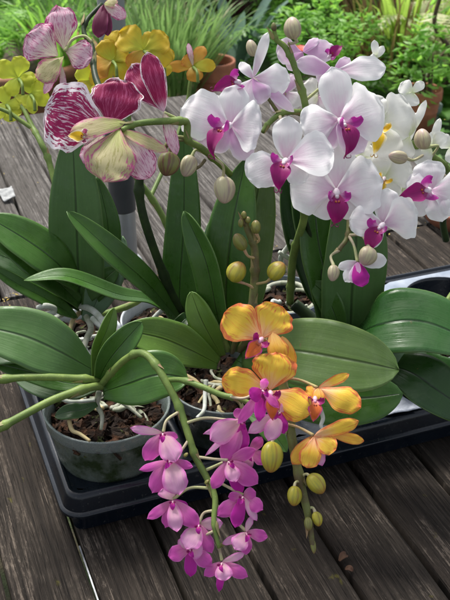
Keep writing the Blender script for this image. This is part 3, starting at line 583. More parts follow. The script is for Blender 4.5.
yf((144,50,1.01),[(130,70,.004,20,'sepal','amber'),(156,34,.006,20),(119,32,0,32,'round'),(173,60,0,24,'sepal'),(169,38,-.002,26,'round')])
yf((112,60,1.02),[(118,30,.004,24),(130,78,.004,22,'sepal'),(128,50,.002,20),(94,88,.004,22,'sepal'),(90,70,-.002,28,'round','amber'),(102,40,0,22,'sepal')])
yf((138,78,1.03),[(150,70,.002,15),(150,88,.002,16,'sepal','lime'),(128,92,0,16),(126,74,0,14,'sepal','amber')])
yf((160,60,1.04),[(174,52,.002,15),(168,76,.002,16),(150,74,0,16,'sepal','lime'),(152,52,0,14)])
yf((94,82,1.03),[(78,66,.0,22,'sepal','lime'),(78,90,0,20,'sepal'),(106,96,0,20,'sepal','amber'),(96,66,.004,18)])
yf((106,92,1.02),[(98,104,.004,18,'sepal','amber'),(118,84,0,16),(90,96,0,18,'sepal','lime')])
yf((193,66,1.1),[(168,67,0,12,'sepal','amber'),(184,56,0,17,'sepal','amber'),(204,46,0,14,'sepal','amber'),(216,66,0,14),(196,82,0,17,'sepal','amber'),(188,43,.004,6,'sepal','harlpink')],'yellow')
yf((18,78,1.08),[(22,56,0,19,'round','lime'),(-4,64,0,20,'round','lime'),(36,80,0,16,'sepal','lime'),(8,96,0,16,'sepal','lime')],'lime')
yf((30,94,1.08),[(44,84,0,20,'round','lime'),(24,74,0,16,'sepal','lime'),(50,102,0,16,'sepal','lime'),(20,106,0,20,'round','lime'),(34,114,0,12,'sepal','lime')],'lime')
yf((6,104,1.08),[(16,120,0,20,'round','lime'),(-8,118,0,16,'sepal','lime'),(2,86,0,16,'sepal','lime'),(22,104,0,12,'sepal','lime')],'lime')

# ============================================================ PLANT 6: right, yellow-lipped white flowers, glossy leaves
p6=thing('potted_orchid',deck(.497,.745,.012),'orchid at the right with wide glossy leaves and pure white flowers with yellow lips','orchid','potted orchids in the tray')
c=pot(p6,.497,.748,.056,.102,.012,'darkclear','rimsmoke',dense=240)
random_roots(p6,c,.05,.085,4)
leaf(p6,[(375,352,.985),(410,345,.955),(440,330,.955),(475,318,.97)],40,'leafgloss',(0,.5,1),.15)
leaf(p6,[(372,356,.96),(395,352,.945),(418,350,.94),(446,347,.94)],30,'leafpale',(0,.2,1),.2)
leaf(p6,[(374,372,.955),(392,380,.94),(412,388,.93),(437,405,.925)],18,'leaflight',(0,.5,1),.2)
leaf(p6,[(375,362,.96),(410,372,.925),(440,392,.915),(480,420,.92)],54,'leafdark',(.1,.4,1),.14)
leaf(p6,[(372,364,.965),(410,362,.94),(440,372,.93),(490,378,.93)],36,'leafgloss',(0,.5,1),.14)
leaf(p6,[(345,345,.985),(375,326,.93),(425,322,.915),(490,350,.91)],72,'leafgloss',(.05,.55,1),.08,label='wide glossy ribbed leaf arching to the right')
stem(p6,[(380,350,.99),(440,310,1.02),(474,250,1.03),(470,205,1.0),(452,178,.96),(444,165,.93),(432,156,.915),(420,150,.91),(412,142,.905)],[3.2,3.4,3.4,3,2.4],'stem',6)
stem(p6,[(446,240,1.02),(443,222,1.0),(447,208,.98)],[3.6,3.4,3],'stemdark')
def cf(c,pet,lip=None,mat='cream',**k): return flower(p6,c,pet,mat,lip,None,**k)
cf((378,126,.90),[(414,112,0,52,'round'),(370,96,.006,30,'round'),(352,142,.004,24,'sepal'),(394,160,.004,30,'sepal')],dict(s=28,ang=-100,kind='yellow'))
cf((384,178,.905),[(384,150,.004,26,'sepal'),(362,176,0,26,'round'),(412,168,0,34,'round'),(398,200,.004,20,'sepal')],dict(s=20,ang=-120,kind='yellow'))
cf((410,136,.90),[(426,100,0,8),(418,112,.003,9),(396,118,.004,12),(400,160,.004,22,'round')])
cf((430,146,.905),[(440,118,0,8),(446,134,0,14),(436,132,.003,12,'sepal'),(418,166,.003,20,'sepal'),(408,150,.004,14)])
cf((376,58,.93),[(374,40,0,8),(384,46,.004,8),(370,56,.003,10)])
cf((452,146,.92),[(440,138,0,16),(462,134,0,16),(452,164,0,14)])
cf((431,190,.875),[(428,160,.003,34,'sepal'),(414,216,.005,20,'sepal'),(442,222,.004,26,'sepal'),(406,182,.003,28,'round'),(464,196,-.002,46,'round')],dict(s=32,ang=-165,kind='white',c=(430,190)),'white',label='pinkish white flower with magenta lip at the right edge')
cf((360,158,.915),[(350,140,.0,24,'round'),(376,150,.003,26,'round'),(352,176,.003,22),(372,172,.004,22)])
cf((402,190,.92),[(392,172,.0,28,'round'),(420,178,.003,30,'round'),(404,210,.003,22),(388,200,.003,22)])
cf((412,92,.94),[(424,82,.0,10),(400,84,.003,18),(408,106,.003,20)])
bud(p6,423,139,.885,21,18,1.8,'budcream',[(432,156,.91),(438,146,.90)])
bud(p6,398,157,.88,20,14,3.0,'budcream',[(425,154,.91),(414,160,.895)])
# ------------------------------------------------------------ the tray
def tray():
    t=NT('dark_blue_black_plastic'); n=t.noise(t.obj(),9.,5,.6); n2=t.noise(t.obj(),300.,3)
    c=t.mix(t.ss(n,.45,.7),(.004,.007,.012),(.008,.012,.019)); c=t.mix(t.ss(n2,.62,.72,0,.35),c,(.07,.07,.065))
    dust=t.noise(t.obj(),45.,5,.7); c=t.mix(t.ss(dust,.60,.78,0.,.30),c,(.07,.065,.055))
    m=t.done(t.pbsdf(c,t.ss(n,.3,.7,.16,.36),t.bump(t.m('ADD',n2,t.m('MULTIPLY',n,4.)),.08,.0012),.45))
    x0,x1,y0,y1=.098,.812,.675,.955
    root_=thing('plant_tray',deck(.1,.68,0),'long dark blue black plastic nursery tray holding the orchid pots','plant tray')
    def rr(off,z,R=.022,n=8):
        out=[]; 
        for cx,cy,a0 in((x1,y1,0),(x0,y1,90),(x0,y0,180),(x1,y0,270)):
            sx=1 if cx==x1 else -1; sy=1 if cy==y1 else -1
            Rr=max(R-off,.004); ox=cx-sx*(off+Rr); oy=cy-sy*(off+Rr)
            for k in range(n+1):
                a=math.radians(a0+90*k/n); out.append(deck(ox+Rr*math.cos(a),oy+Rr*math.sin(a),z))
        return out
    mb=MB()
    mb.grid([rr(*q) for q in((.016,.002),(.012,.004),(.009,.026),(.001,.027),(0,.028),(0,.0305),(.001,.0315),(.0035,.0325),(.006,.045),(.0075,.049),(.010,.0505),(.012,.0505),(.0130,.0495),(.0140,.0478),(.0180,.0472))],closed=True)
    b=mb.build('rim',m,root_,org=deck(.1,.68,0))
    es=b.modifiers.new('e','EDGE_SPLIT'); es.split_angle=math.radians(50)
    # cells
    mb=MB(); nx,ny=6,2; X0,X1,Y0,Y1=x0+.0175,x1-.0175,y0+.0175,y1-.0175; zt=.0470
    W=(X1-X0)/nx; Hh=(Y1-Y0)/ny; N=48
    for i in range(nx):
        for j in range(ny):
            cx=X0+W*(i+.5); cy=Y0+Hh*(j+.5); rows=[]
            sq=[];
            for k in range(N):
                a=2*math.pi*k/N; ca,sa=math.cos(a),math.sin(a); s=min(W/2/max(abs(ca),1e-6),Hh/2/max(abs(sa),1e-6)); sq.append((cx+ca*s,cy+sa*s))
            rows.append([deck(x,y,zt) for x,y in sq])
            for r,z in((.0535,zt),(.0525,zt-.0012),(.0515,zt-.004),(.047,.008),(.045,.0055),(.030,.005),(.028,.008),(.001,.008)):
                rows.append([deck(cx+r*math.cos(2*math.pi*k/N),cy+r*math.sin(2*math.pi*k/N),z) for k in range(N)])
            n0=len(mb.f); mb.grid(rows,closed=True)
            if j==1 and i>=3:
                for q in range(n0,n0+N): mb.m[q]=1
    mb.build('cell_insert',[m,solid('sky_reflection_plastic',(.20,.24,.30),.35,(.34,.38,.44),30.,.1)],root_,org=deck(.1,.68,0))  # pale second colour paints the sky's reflection on the rear right web
tray()
# white plant label lying in the tray
t=NT('crumpled_label_paper'); n=t.noise(t.obj(),70.,4); M['paper']=t.done(t.pbsdf(t.mix(t.ss(n,.4,.6),(.62,.66,.74),(.40,.44,.52)),.55,t.bump(n,.6,.004)))
M['scrap']=solid('dirty_white_tissue',(.50,.51,.51),.7,(.30,.31,.31),120.,.5,.3)
def wrinkled(name,corners,z,mat,amp,label,cat,N=14,thick=.0008):
    a,b,c_,d=corners; rows=[]
    for i in range(N+1):
        r=[]
        for j in range(N+1):
            p=a.lerp(b,j/N).lerp(d.lerp(c_,j/N),i/N); r.append(p+Vector((0,0,amp*(1+mnoise.noise(p*70)*1.2)+mnoise.noise(p*200)*amp*.4)))
        rows.append(r)
    mb=MB(); mb.grid(rows); o=mb.build(name,mat,None,org=a); s=o.modifiers.new('s','SOLIDIFY'); s.thickness=thick; tag(o,label,cat); return o
wrinkled('paper_label',[atz(372,388,.054),atz(394,394,.056),atz(424,410,.056),atz(386,416,.052)],0,M['paper'],.002,'crumpled bluish white paper in the tray under the broad leaf tips','paper')

# ------------------------------------------------------------ the weathered wooden platform
def wood(name,c1,c2,c3,light,wet,bk=1.):
    t=NT(name); tc=t.new('ShaderNodeTexCoord').outputs['UV']   # UV in metres: x along the board, y across + board offset
    sp=t.new('ShaderNodeSeparateXYZ'); t.t.links.new(tc,sp.inputs[0]); X,Y=sp.outputs[0],sp.outputs[1]
    g1=t.noise(t.vec(t.m('MULTIPLY',X,6.),t.m('MULTIPLY',Y,230.)),1.,5,.65,.4)
    g2=t.noise(t.vec(t.m('MULTIPLY',X,26.),t.m('MULTIPLY',Y,900.)),1.,4,.6)
    g3=t.noise(t.vec(t.m('MULTIPLY',X,2.),t.m('MULTIPLY',Y,18.)),1.,3)
    bl=t.noise(t.vec(t.m('MULTIPLY',X,14.),t.m('MULTIPLY',Y,30.)),1.,5,.7)
    fine=t.noise(t.vec(t.m('MULTIPLY',X,120.),t.m('MULTIPLY',Y,420.)),1.,4,.75)
    c=t.mix(t.ss(g1,.36,.64),c1,c2); c=t.mix(t.ss(g3,.4,.65,0.,.75),c,c3)
    patch=t.ss(bl,.45,.68); sc=t.m('MULTIPLY',patch,t.ss(t.m('ADD',t.m('MULTIPLY',g1,.6),t.m('MULTIPLY',fine,.5)),.54,.66))
    c=t.mix(t.m('MULTIPLY',sc,wet),c,light)
    blot=t.noise(t.vec(t.m('MULTIPLY',X,34.),t.m('MULTIPLY',Y,60.)),1.,5,.75); blot=t.m('ADD',t.m('MULTIPLY',blot,.5),t.m('MULTIPLY',g1,.5)); c=t.mix(t.ss(blot,.53,.62,0.,.40*bk),c,tuple(v*.7 for v in light)); c=t.mix(t.ss(blot,.38,.47,.6*bk,0.),c,tuple(v*.5 for v in c1))
    lich=t.m('MULTIPLY',t.ss(fine,.64,.72),t.ss(bl,.42,.6)); c=t.mix(t.m('MULTIPLY',lich,.5),c,tuple(min(1,v*1.3) for v in light))
    c=t.mix(t.ss(g2,.54,.66,0,.85),c,tuple(v*.22 for v in c1)); knot=t.vor(t.vec(t.m('MULTIPLY',X,5.),t.m('MULTIPLY',Y,13.)),1.).outputs['Distance']; c=t.mix(t.ss(knot,.03,.09,.85,0.),c,tuple(v*.35 for v in c1)); g4=t.noise(t.vec(t.m('MULTIPLY',X,9.),t.m('MULTIPLY',Y,520.)),1.,4,.7,.3); c=t.mix(t.m('MULTIPLY',t.ss(g4,.58,.70),t.ss(bl,.38,.6,.12,.75)),c,light); c=t.mix(t.ss(g4,.44,.34,0.,.8) if False else t.ss(g4,.30,.42,.8,0.),c,tuple(v*.3 for v in c1))
    moss=t.noise(t.vec(t.m('MULTIPLY',X,40.),t.m('MULTIPLY',Y,60.)),1.,4); c=t.mix(t.ss(moss,.66,.74,0,.5),c,(.12,.11,.02))
    h=t.m('ADD',t.m('MULTIPLY',g1,1.),t.m('MULTIPLY',g2,.7)); h=t.m('ADD',h,t.m('MULTIPLY',fine,.4))
    return t.done(t.pbsdf(c,t.ss(g1,.3,.7,.78,.95),t.bump(h,.9,.0022),.12))
M['woodfront']=wood('weathered_dark_board',(.018,.015,.0125),(.046,.038,.031),(.028,.022,.018),(.22,.18,.145),.62,.25)
M['woodrear']=wood('weathered_grey_board',(.050,.045,.041),(.135,.125,.115),(.078,.071,.064),(.32,.30,.28),.6,.8)
def boards():
    for mname,label_,y0,y1,base,pitch,gap,mat in(('front',0,-.35,1.143,.037,.0725,.0050,'woodfront'),('rear',0,1.150,1.84,.048,.0712,.0052,'woodrear')):
        mb=MB()
        k0=-10 if mname=='front' else -14; k1=14 if mname=='front' else 12
        for k in range(k0,k1):
            xa=base+k*pitch+gap/2; xb=base+(k+1)*pitch-gap/2; dz=random.uniform(-.0008,.0008); off=k*3.37+ (50 if mname=='rear' else 0)
            n=26; rows=[]; xs=[0,.0015,.004]+[i*(pitch-gap)/6 for i in range(1,6)]+[pitch-gap-.004,pitch-gap-.0015,pitch-gap]
            zz=[-.0022,-.0006,0]+[0]*5+[0,-.0006,-.0022]; ya=y0+random.uniform(-.001,.001); yb=y1+random.uniform(-.001,.001)
            V=[]; base_i=len(mb.v)
            cols=[xa]+[xa+x for x in xs]+[xb]; zc=[-.022]+zz+[-.022]
            for i in range(n+1):
                y=ya+(yb-ya)*i/n; row=[]
                for x,z in zip(cols,zc):
                    wob=mnoise.noise(Vector((off,y*9,3)))*.0009*(1 if x>xa+pitch/2 else -1)
                    edge=(abs(x-xa)<.003 or abs(x-xb)<.003)
                    chip=mnoise.noise(Vector((off+x*10,y*40,7)))*.0012 if edge else 0
                    zz_=z+dz+(mnoise.noise(Vector((x*40,y*12,off)))*.0006) - (abs(chip) if z>-.01 and edge else 0)
                    row.append(deck(x+wob,y,zz_ if z>-.01 else z))
                V.append(row)
            nc=len(cols); mb.grid(V)
            # metre UVs
            for q in range(n*(nc-1)):
                i=q//(nc-1); j=q%(nc-1); idx=len(mb.uv)-n*(nc-1)+q
                y_a=ya+(yb-ya)*i/n; y_b=ya+(yb-ya)*(i+1)/n
                mb.uv[idx]=((y_a+off,cols[j]+off),(y_a+off,cols[j+1]+off),(y_b+off,cols[j+1]+off),(y_b+off,cols[j]+off))
            for i,row in((0,V[0]),(n,V[-1])):
                yv=ya if i==0 else yb
                pl=[row[0],row[1]]+row[2:-1]+[row[-1]]
                mb.poly(pl, 0, [(yv+off,x+off) for x in cols])
        o=mb.build('deck',M[mat],None,smooth=True); tag(o,kind='structure')
        e=o.modifiers.new('e','EDGE_SPLIT'); e.split_angle=math.radians(55)
boards()
M['joist']=solid('dark_joist_wood',(.020,.017,.014),.9,(.012,.010,.009),30.,.4)
mb=MB(); MR=Matrix.Rotation(-A,3,'Z')
for y in(-.1,.45,1.05,1.24,1.78): mb.box(deck(.15,y,-.055),.70,.022,.030,MR)
o=mb.build('deck_joists',M['joist'],None,smooth=False); tag(o,kind='structure')
# bright strip added for the line of light in the lower left gap
M['lightline']=solid('light_line_metal',(.50,.52,.54),.4,(.25,.26,.27),60.,.1,Metallic=.6)
mb=MB(); g=.037+.0725; mb.box(deck(g,.30,-.004),.0007,.375,.0010,MR)
o=mb.build('light_line_strip',M['lightline'],None,smooth=False,org=deck(g,.30,-.004)); tag(o,'bright strip added as light line in the board gap in front of the tray corner','light line strip')

# ------------------------------------------------------------ parasol pole through the platform
def pole():
    c=atz(126,263,0); c.z=0
    r=.0168
    root_=thing('parasol_pole',c,'grey metal parasol pole standing through the wooden boards behind the orchids','pole')
    t=NT('brushed_metal_sleeve'); n=t.noise(t.vec(*[t.m('MULTIPLY',t.new('ShaderNodeSeparateXYZ').outputs[0],1.)]*2),1.)
    M['sleeve']=solid('light_metal_sleeve',(.36,.37,.37),.34,(.30,.31,.31),14.,.05,Metallic=.55)
    M['poledark']=solid('charcoal_painted_metal',(.060,.066,.070),.38,(.05,.055,.06),30.,.05)
    M['polelight']=solid('grey_painted_metal',(.24,.26,.26),.42,(.21,.23,.23),30.,.05)
    mb=MB(); lathe(mb,c,[(r,-.72),(r,.082),(r*.96,.0835)],40); s=mb.build('sleeve',M['sleeve'],root_,org=c)
    mb=MB(); lathe(mb,c,[(r*.96,.0836),(r*1.06,.084),(r*1.07,.086),(r*1.07,.225),(r*1.05,.227)],40); mb.build('tube_lower',M['poledark'],root_,org=c)
    mb=MB(); lathe(mb,c,[(r*1.0,.2272),(r*1.0,2.2),(.001,2.2)],40); mb.build('tube_upper',M['polelight'],root_,org=c)
    mb=MB(); lathe(mb,c,[(r*1.02,.0085),(r*1.25,.008),(r*1.42,.004),(r*1.45,.002),(r*1.2,.0018)],40); mb.build('base_ring',M['sleeve'],root_,org=c)
pole()

# ------------------------------------------------------------ small things on the boards
M['terracotta']=solid('terracotta',(.42,.155,.085),.8,(.33,.12,.07),25.,.3)
M['terraold']=solid('mossy_old_terracotta',(.33,.13,.075),.85,(.16,.10,.05),12.,.5)
M['soil']=solid('dry_potting_soil',(.085,.060,.042),.95,(.035,.025,.018),70.,.9,dist=.004)
def clay_pot(name,c,r,h,label,group=None,soil_d=.02,mat='terracotta',taper=.72):
    rt=thing(name,Vector(c),label,'plant pot',group); c=Vector(c)
    mb=MB(); lathe(mb,c,[(.002,0),(r*taper,0),(r*.90,h*.74),(r*.90,h*.76)],48); mb.build('pot_wall',M[mat],rt,org=c)
    mb=MB(); lathe(mb,c,[(r*.90,h*.76),(r*.985,h*.765),(r,h*.79),(r*1.0,h*.97),(r*.985,h),(r*.90,h),(r*.885,h*.98),(r*.86,h*.5)],48); b=mb.build('pot_rim',M[mat],rt,org=c)
    mb=MB(); rows=[]
    for i in range(7):
        q=i/6*.87*r; rows.append([p+Vector((0,0,mnoise.noise(p*40)*.006)) for p in ring((c.x,c.y,c.z+h-soil_d),max(q,.001),30)])
    mb.grid(rows,closed=True); mb.build('soil',M['soil'],rt,org=c)
    return rt
tp=atz(470,200,.028); clay_pot('terracotta_pot',(tp.x,tp.y,.0),.078,.030,'low terracotta pot of dry soil on the boards behind the tray, at the right','terracotta pots',.008,taper=.85)
# its small weed and thin twigs
M['white_stone']=solid('white_shell',(.78,.79,.80),.5,(.62,.64,.66),90.,.4)
def pebble(name,c,r,mat,label,cat,sq=.5,jag=.35,group=None,st=1.5):
    mb=MB(); ball(mb,Vector((0,0,0)),r,Vector((0,0,1)),sq,8,12)
    for i,p in enumerate(mb.v): 
        n=mnoise.noise(p/r*1.3+Vector((c[0]*50,0,0))); mb.v[i]=Vector(c)+Vector((p.x*st,p.y,p.z))*(1+jag*n)
    o=mb.build(name,mat,None,org=c); return tag(o,label,cat,group)
wrinkled('tissue_scrap',[atz(-3,192,.003),atz(12,188,.005),atz(16,200,.002),atz(4,203,.002)],0,M['scrap'],.004,'small crumpled white scrap on the grey boards at the left edge','paper scrap')
q=atz(-1,268,.004); pebble('shell_fragment',(q.x,q.y,.005),.006,M['white_stone'],'small white chip at the left edge between the dark leaf tips','shell',.6,.8)
M['deadleaf']=solid('dead_leaf_brown',(.11,.055,.028),.8,(.08,.035,.02),90.,.6)
for k,(u,v,s,lab) in enumerate(((339,561,.0050,'curled brown leaf scrap in the gap between front boards, upper of two'),(345,569,.0038,'small brown leaf scrap by the board gap, lower of two'))):
    q=atz(u,v,.001); mb=MB(); d=Vector((.8,.6-k,0)).normalized()
    sheet(mb,[q,q+d*s+Vector((0,0,s*.8)),q+d*s*2.0+Vector((0,0,s*.2))],s*1.3,Vector((0,-.4,1)).normalized(),'leaf',.5,10,6,.15); o=mb.build('dead_leaf',M['deadleaf'],None,org=q)
    tag(o,lab,'dead leaf','brown leaf scraps on the front boards')
    o.modifiers.new('s','SOLIDIFY').thickness=.0004
mb=MB()
for k in range(420):
    x=random.uniform(-.3,1.2); y=random.choice([random.uniform(1.135,1.16),random.uniform(1.2,1.9),random.gauss(1.147,.01)]); s=random.uniform(.0006,.0018)
    p=deck(x,y,.0010); a=random.uniform(0,6.28); d=Vector((math.cos(a),math.sin(a),random.uniform(0,.3)))*s*random.uniform(1,2.5); e=Vector((-math.sin(a),math.cos(a),0))*s*.7
    mb.poly([p-d,p+e,p+d,p-e+Vector((0,0,s*.3))])
M['crumb']=solid('yellow_petal_crumbs',(.42,.30,.05),.8,(.20,.15,.06),200.,.1)
o=mb.build('plant_litter',M['crumb'],None,smooth=False); tag(o,'yellowish crumbs of plant litter scattered over the grey rear boards','litter',None,'stuff')

# ------------------------------------------------------------ garden behind
GZ=-.72
t=NT('garden_soil'); n=t.noise(t.obj(),1.6,6,.6); n2=t.noise(t.obj(),14.,6,.7)
c=t.mix(t.ss(n2,.4,.65),(.060,.045,.028),(.11,.085,.05)); c=t.mix(t.ss(n,.42,.56),c,(.035,.075,.015))
M['ground']=t.done(t.pbsdf(c,.95,t.bump(n2,1.,.04)))
mb=MB(); mb.grid([[Vector((-120+240*i/40,-20+260*j/40,GZ)) for i in range(41)] for j in range(41)]); o=mb.build('ground',M['ground']); tag(o,kind='structure')
def fol(name,c1,c2,tr=.35,rough=.45,c3=None):
    t=NT(name); U,Vv=t.uv(); n=t.noise(t.obj(),5.,3); n2=t.noise(t.obj(),70.,2)
    c=t.mix(t.ss(n,.35,.65),c1,c2); c=t.mix(t.ss(n2,.4,.7,0.,.6),c,tuple(v*1.6 for v in c1))
    if c3: c=t.mix(t.ss(t.noise(t.obj(),30.,1),.60,.66),c,c3)
    return t.done(t.transl(t.pbsdf(c,rough,None,.4),tuple(min(1,v*1.5) for v in c2) ,tr))
M['fresh']=fol('fresh_green_foliage',(.13,.30,.045),(.22,.42,.065),.48)
M['mid']=fol('mid_green_foliage',(.07,.18,.035),(.12,.27,.05),.42)
M['deep']=fol('deep_green_foliage',(.018,.055,.016),(.03,.085,.022),.3)
M['lime']=fol('lime_foliage',(.22,.36,.05),(.28,.42,.07),.45)
M['blue']=fol('blue_green_foliage',(.13,.21,.17),(.17,.26,.20),.25,.5)
M['purple']=fol('dark_purple_foliage',(.030,.012,.016),(.06,.018,.024),.25)
M['redstalk']=fol('reddish_brown_foliage',(.20,.06,.06),(.14,.13,.04),.35)
M['palefern']=fol('pale_dry_fern',(.42,.45,.24),(.52,.52,.32),.4)
M['twig']=solid('brown_twig',(.11,.07,.04),.85,(.06,.04,.025),60.,.4)
M['grass']=fol('pot_grass',(.11,.20,.06),(.16,.27,.08),.4,.5,(.36,.33,.18))
def gpt(u,v,z=GZ): p=atz(u,v,z); return p
def blades(name,c,n,h,w,spread,mat,curve=.5,base_r=.05,parent=None,up=1.,hv=.35,org=None):
    mb=MB(); c=Vector(c)
    for k in range(n):
        a=random.uniform(0,6.283); q=base_r*math.sqrt(random.random()); b=c+Vector((q*math.cos(a),q*math.sin(a),0))
        L=h*random.uniform(1-hv,1+hv*.4); a2=a+random.uniform(-.6,.6); lean=spread*random.uniform(.1,1)
        d=Vector((math.cos(a2)*lean,math.sin(a2)*lean,up)).normalized()
        out=Vector((math.cos(a2),math.sin(a2),0)); dr=curve*random.uniform(.2,1.1)
        P=[b,b+d*L*.4,b+d*L*.75+out*L*.12*dr-Vector((0,0,L*.05*dr)),b+d*L*.95+out*L*.38*dr-Vector((0,0,L*.28*dr))]
        nn=(d.cross(Vector((-math.sin(a2),math.cos(a2),0)))+Vector((random.uniform(-.5,.5),random.uniform(-.5,.5),0))).normalized()
        sheet(mb,P,w*random.uniform(.7,1.2),nn,'blade',.2,6,2)
    return mb.build(name,mat,parent,org=c)
def leafcloud(c,rx,ry,rz,n,ls,mat,name,parent,shell=.45,lw=.5,droop=.3,lobes=9,lo=-.6):
    mb=MB(); c=Vector(c)
    L=[(Vector((random.gauss(0,.5),random.gauss(0,.5),random.uniform(lo,.9))),random.uniform(.3,.55)) for _ in range(lobes)]
    for k in range(n):
        o_,r=random.choice(L); d=Vector((random.gauss(0,1),random.gauss(0,1),random.gauss(0,1))).normalized()
        q=o_+d*r*(random.random()**shell); p=c+Vector((q.x*rx,q.y*ry,q.z*rz))
        if p.z<GZ+.01: p.z=GZ+random.uniform(.01,.2)
        a=random.uniform(0,6.283); dr=Vector((math.cos(a),math.sin(a),random.uniform(-droop-.3,.5))); dr=(dr+d*.6).normalized()
        s=ls*random.uniform(.6,1.3); nh=(Vector((0,0,1))+Vector((random.gauss(0,.5),random.gauss(0,.5),0))).normalized()
        sd=dr.cross(nh).normalized()*s*lw*.5; m_=p+dr*s*.5; up=sd.cross(dr).normalized()*s*.06
        n0=len(mb.v); mb.v+= [p, m_+sd-up, p+dr*s, m_-sd-up, m_+up*.6]
        for f,uvq in(((0,1,4),((.5,0),(1,.5),(.5,.5))),((1,2,4),((1,.5),(.5,1),(.5,.5))),((2,3,4),((.5,1),(0,.5),(.5,.5))),((3,0,4),((0,.5),(.5,0),(.5,.5)))):
            mb.f.append(tuple(n0+i for i in f)); mb.uv.append(uvq); mb.m.append(0)
    return mb.build(name,mat,parent,smooth=False,org=c)
def bush(c,rx,ry,h,n,ls,mat,label,cat='bush',group='bushes in the garden behind',lw=.5,stems=7,name='bush',**k):
    c=Vector((c[0],c[1],GZ)); rt=thing(name,c,label,cat,group)
    leafcloud(c+Vector((0,0,h*.5)),rx,ry,h*.62,n,ls,M[mat],'foliage',rt,lw=lw,**k)
    mb=MB()
    for i in range(stems):
        a=random.uniform(0,6.283); q=random.uniform(.1,.7)
        e=c+Vector((rx*q*math.cos(a),ry*q*math.sin(a),h*random.uniform(.6,.95)))
        tube(mb,[c+Vector((math.cos(a)*.03,math.sin(a)*.03,-.02)),c.lerp(e,.5)+Vector((random.uniform(-.04,.04),random.uniform(-.04,.04),0)),e],[.010,.006,.003],10,6)
    mb.build('stem',M['twig'],rt,org=c); return rt
def fern(c,n,L,mat,label,pw=.10,spread=1.,name='fern',group=None,pinn=16,up=1.0):
    c=Vector(c); rt=thing(name,c,label,'fern',group); mb=MB()
    for k in range(n):
        a=k/n*6.283+random.uniform(-.3,.3); l=L*random.uniform(.7,1.1); o=Vector((math.cos(a),math.sin(a),0)); s=random.uniform(.7,1.1)*spread
        P=crom([c,c+o*l*.25*s+Vector((0,0,l*.5*up)),c+o*l*.6*s+Vector((0,0,l*.68*up)),c+o*l*.95*s+Vector((0,0,l*.45*up))],pinn)
        tube(mb,P[::4] if len(P[::4])>2 else P,[.003,.0015],8,5)
        for i in range(1,pinn+1):
            tt=i/pinn; w=pw*math.sin(math.pi*min(1,tt*.9+.1))**.7*(L/.5); tan=(P[i]-P[i-1]).normalized(); sd=tan.cross(Vector((0,0,1))).normalized()
            for q in(-1,1):
                d=(sd*q+tan*.35+Vector((0,0,-.15))).normalized(); e=P[i]+d*w; m_=P[i].lerp(e,.45); b=tan*w*.14
                mb.poly([P[i]-b*.6,m_-b,e,m_+b,P[i]+b*.6])
    mb.build('fronds',M[mat],rt,smooth=False,org=c); return rt
# -- grass in a terracotta pot, pots in the middle
gp=gpt(196,98,GZ+.20)
a_=clay_pot('terracotta_pot',(gp.x,gp.y,GZ),.105,.20,'terracotta pot planted with upright grass behind the small amber flower','terracotta pots',.02)
b_=blades('grass_tuft',(gp.x-.12,gp.y+.10,GZ+.17),420,.44,.011,.75,M['grass'],.35,.12); tag(b_,'dense tuft of narrow upright grass blades behind the yellow flowers','ornamental grass')
gp2=gpt(213,60,GZ+.28)
clay_pot('terracotta_pot',(gp2.x,gp2.y,GZ),.085,.28,'taller terracotta pot with dark empty soil, just right of the grass','terracotta pots',.04)
b_=blades('grass_tuft',(gp.x-.42,gp.y+.5,GZ),260,.6,.012,.8,M['grass'],.4,.2); tag(b_,'second grass tuft farther back behind the pole','ornamental grass')
# -- large bowl at the left
bp=gpt(2,52,-.42)
rt=thing('planter_bowl',Vector((bp.x,bp.y,GZ)),'large old terracotta bowl planted with ferns at the upper left','planter')
mb=MB(); cc=Vector((bp.x,bp.y,GZ)); R=.36
lathe(mb,cc,[(.01,0),(R*.55,.0),(R*.80,.12),(R*.95,.25),(R*.98,.27),(R*1.04,.272),(R*1.05,.30),(R*1.03,.31),(R*.96,.31),(R*.94,.29),(R*.8,.16)],64); mb.build('bowl',M['terraold'],rt,org=cc)
mb=MB(); lathe(mb,cc,[(.01,.25),(R*.5,.26),(R*.92,.25)],40); mb.build('soil',M['soil'],rt,org=cc)
fern((cc.x-.02,cc.y-.06,GZ+.25),14,.27,'fresh','bright green fern growing in the front of the terracotta bowl',group='ferns and strappy plants at the left')
b_=blades('strap_plant',(cc.x-.05,cc.y+.62,GZ),90,.6,.03,.9,M['mid'],.9,.16); tag(b_,'strappy green plant growing on the ground behind the terracotta bowl','plant','ferns and strappy plants at the left')
b_=blades('strap_plant',(cc.x+.22,cc.y-.02,GZ+.25),60,.30,.02,.9,M['fresh'],.9,.08); tag(b_,'small strappy plant at the right rim of the bowl','plant','ferns and strappy plants at the left')
# -- more garden: cordyline, agave leaves, red stalks, pale fern
cp=gpt(262,45); rt=thing('cordyline',cp,'dark purple leaved cordyline behind the upper white flowers','shrub')
blades('leaf_rosette',(cp.x-.05,cp.y,GZ+.30),34,.34,.040,1.5,M['purple'],1.2,.03,rt); blades('lower_rosette',(cp.x+.12,cp.y+.02,GZ+.20),26,.30,.036,1.4,M['purple'],1.0,.03,rt); blades('lower_rosette',(cp.x-.16,cp.y-.02,GZ+.14),22,.28,.032,1.4,M['purple'],1.0,.03,rt)
mb=MB(); 
for dx_ in(-.09,-.03,.02,.08): tube(mb,[Vector((cp.x+dx_*.4,cp.y,GZ)),Vector((cp.x+dx_,cp.y,GZ+.3)),Vector((cp.x+dx_*1.6,cp.y,GZ+.55))],[.012,.009,.007],8,6)
mb.build('stem',M['twig'],rt,org=cp)
ap=gpt(232,72); b_=blades('agave',(ap.x,ap.y,GZ),16,.46,.065,.8,M['blue'],.4,.04,hv=.5); tag(b_,'blue green agave like plant right of the tall terracotta pot','plant')
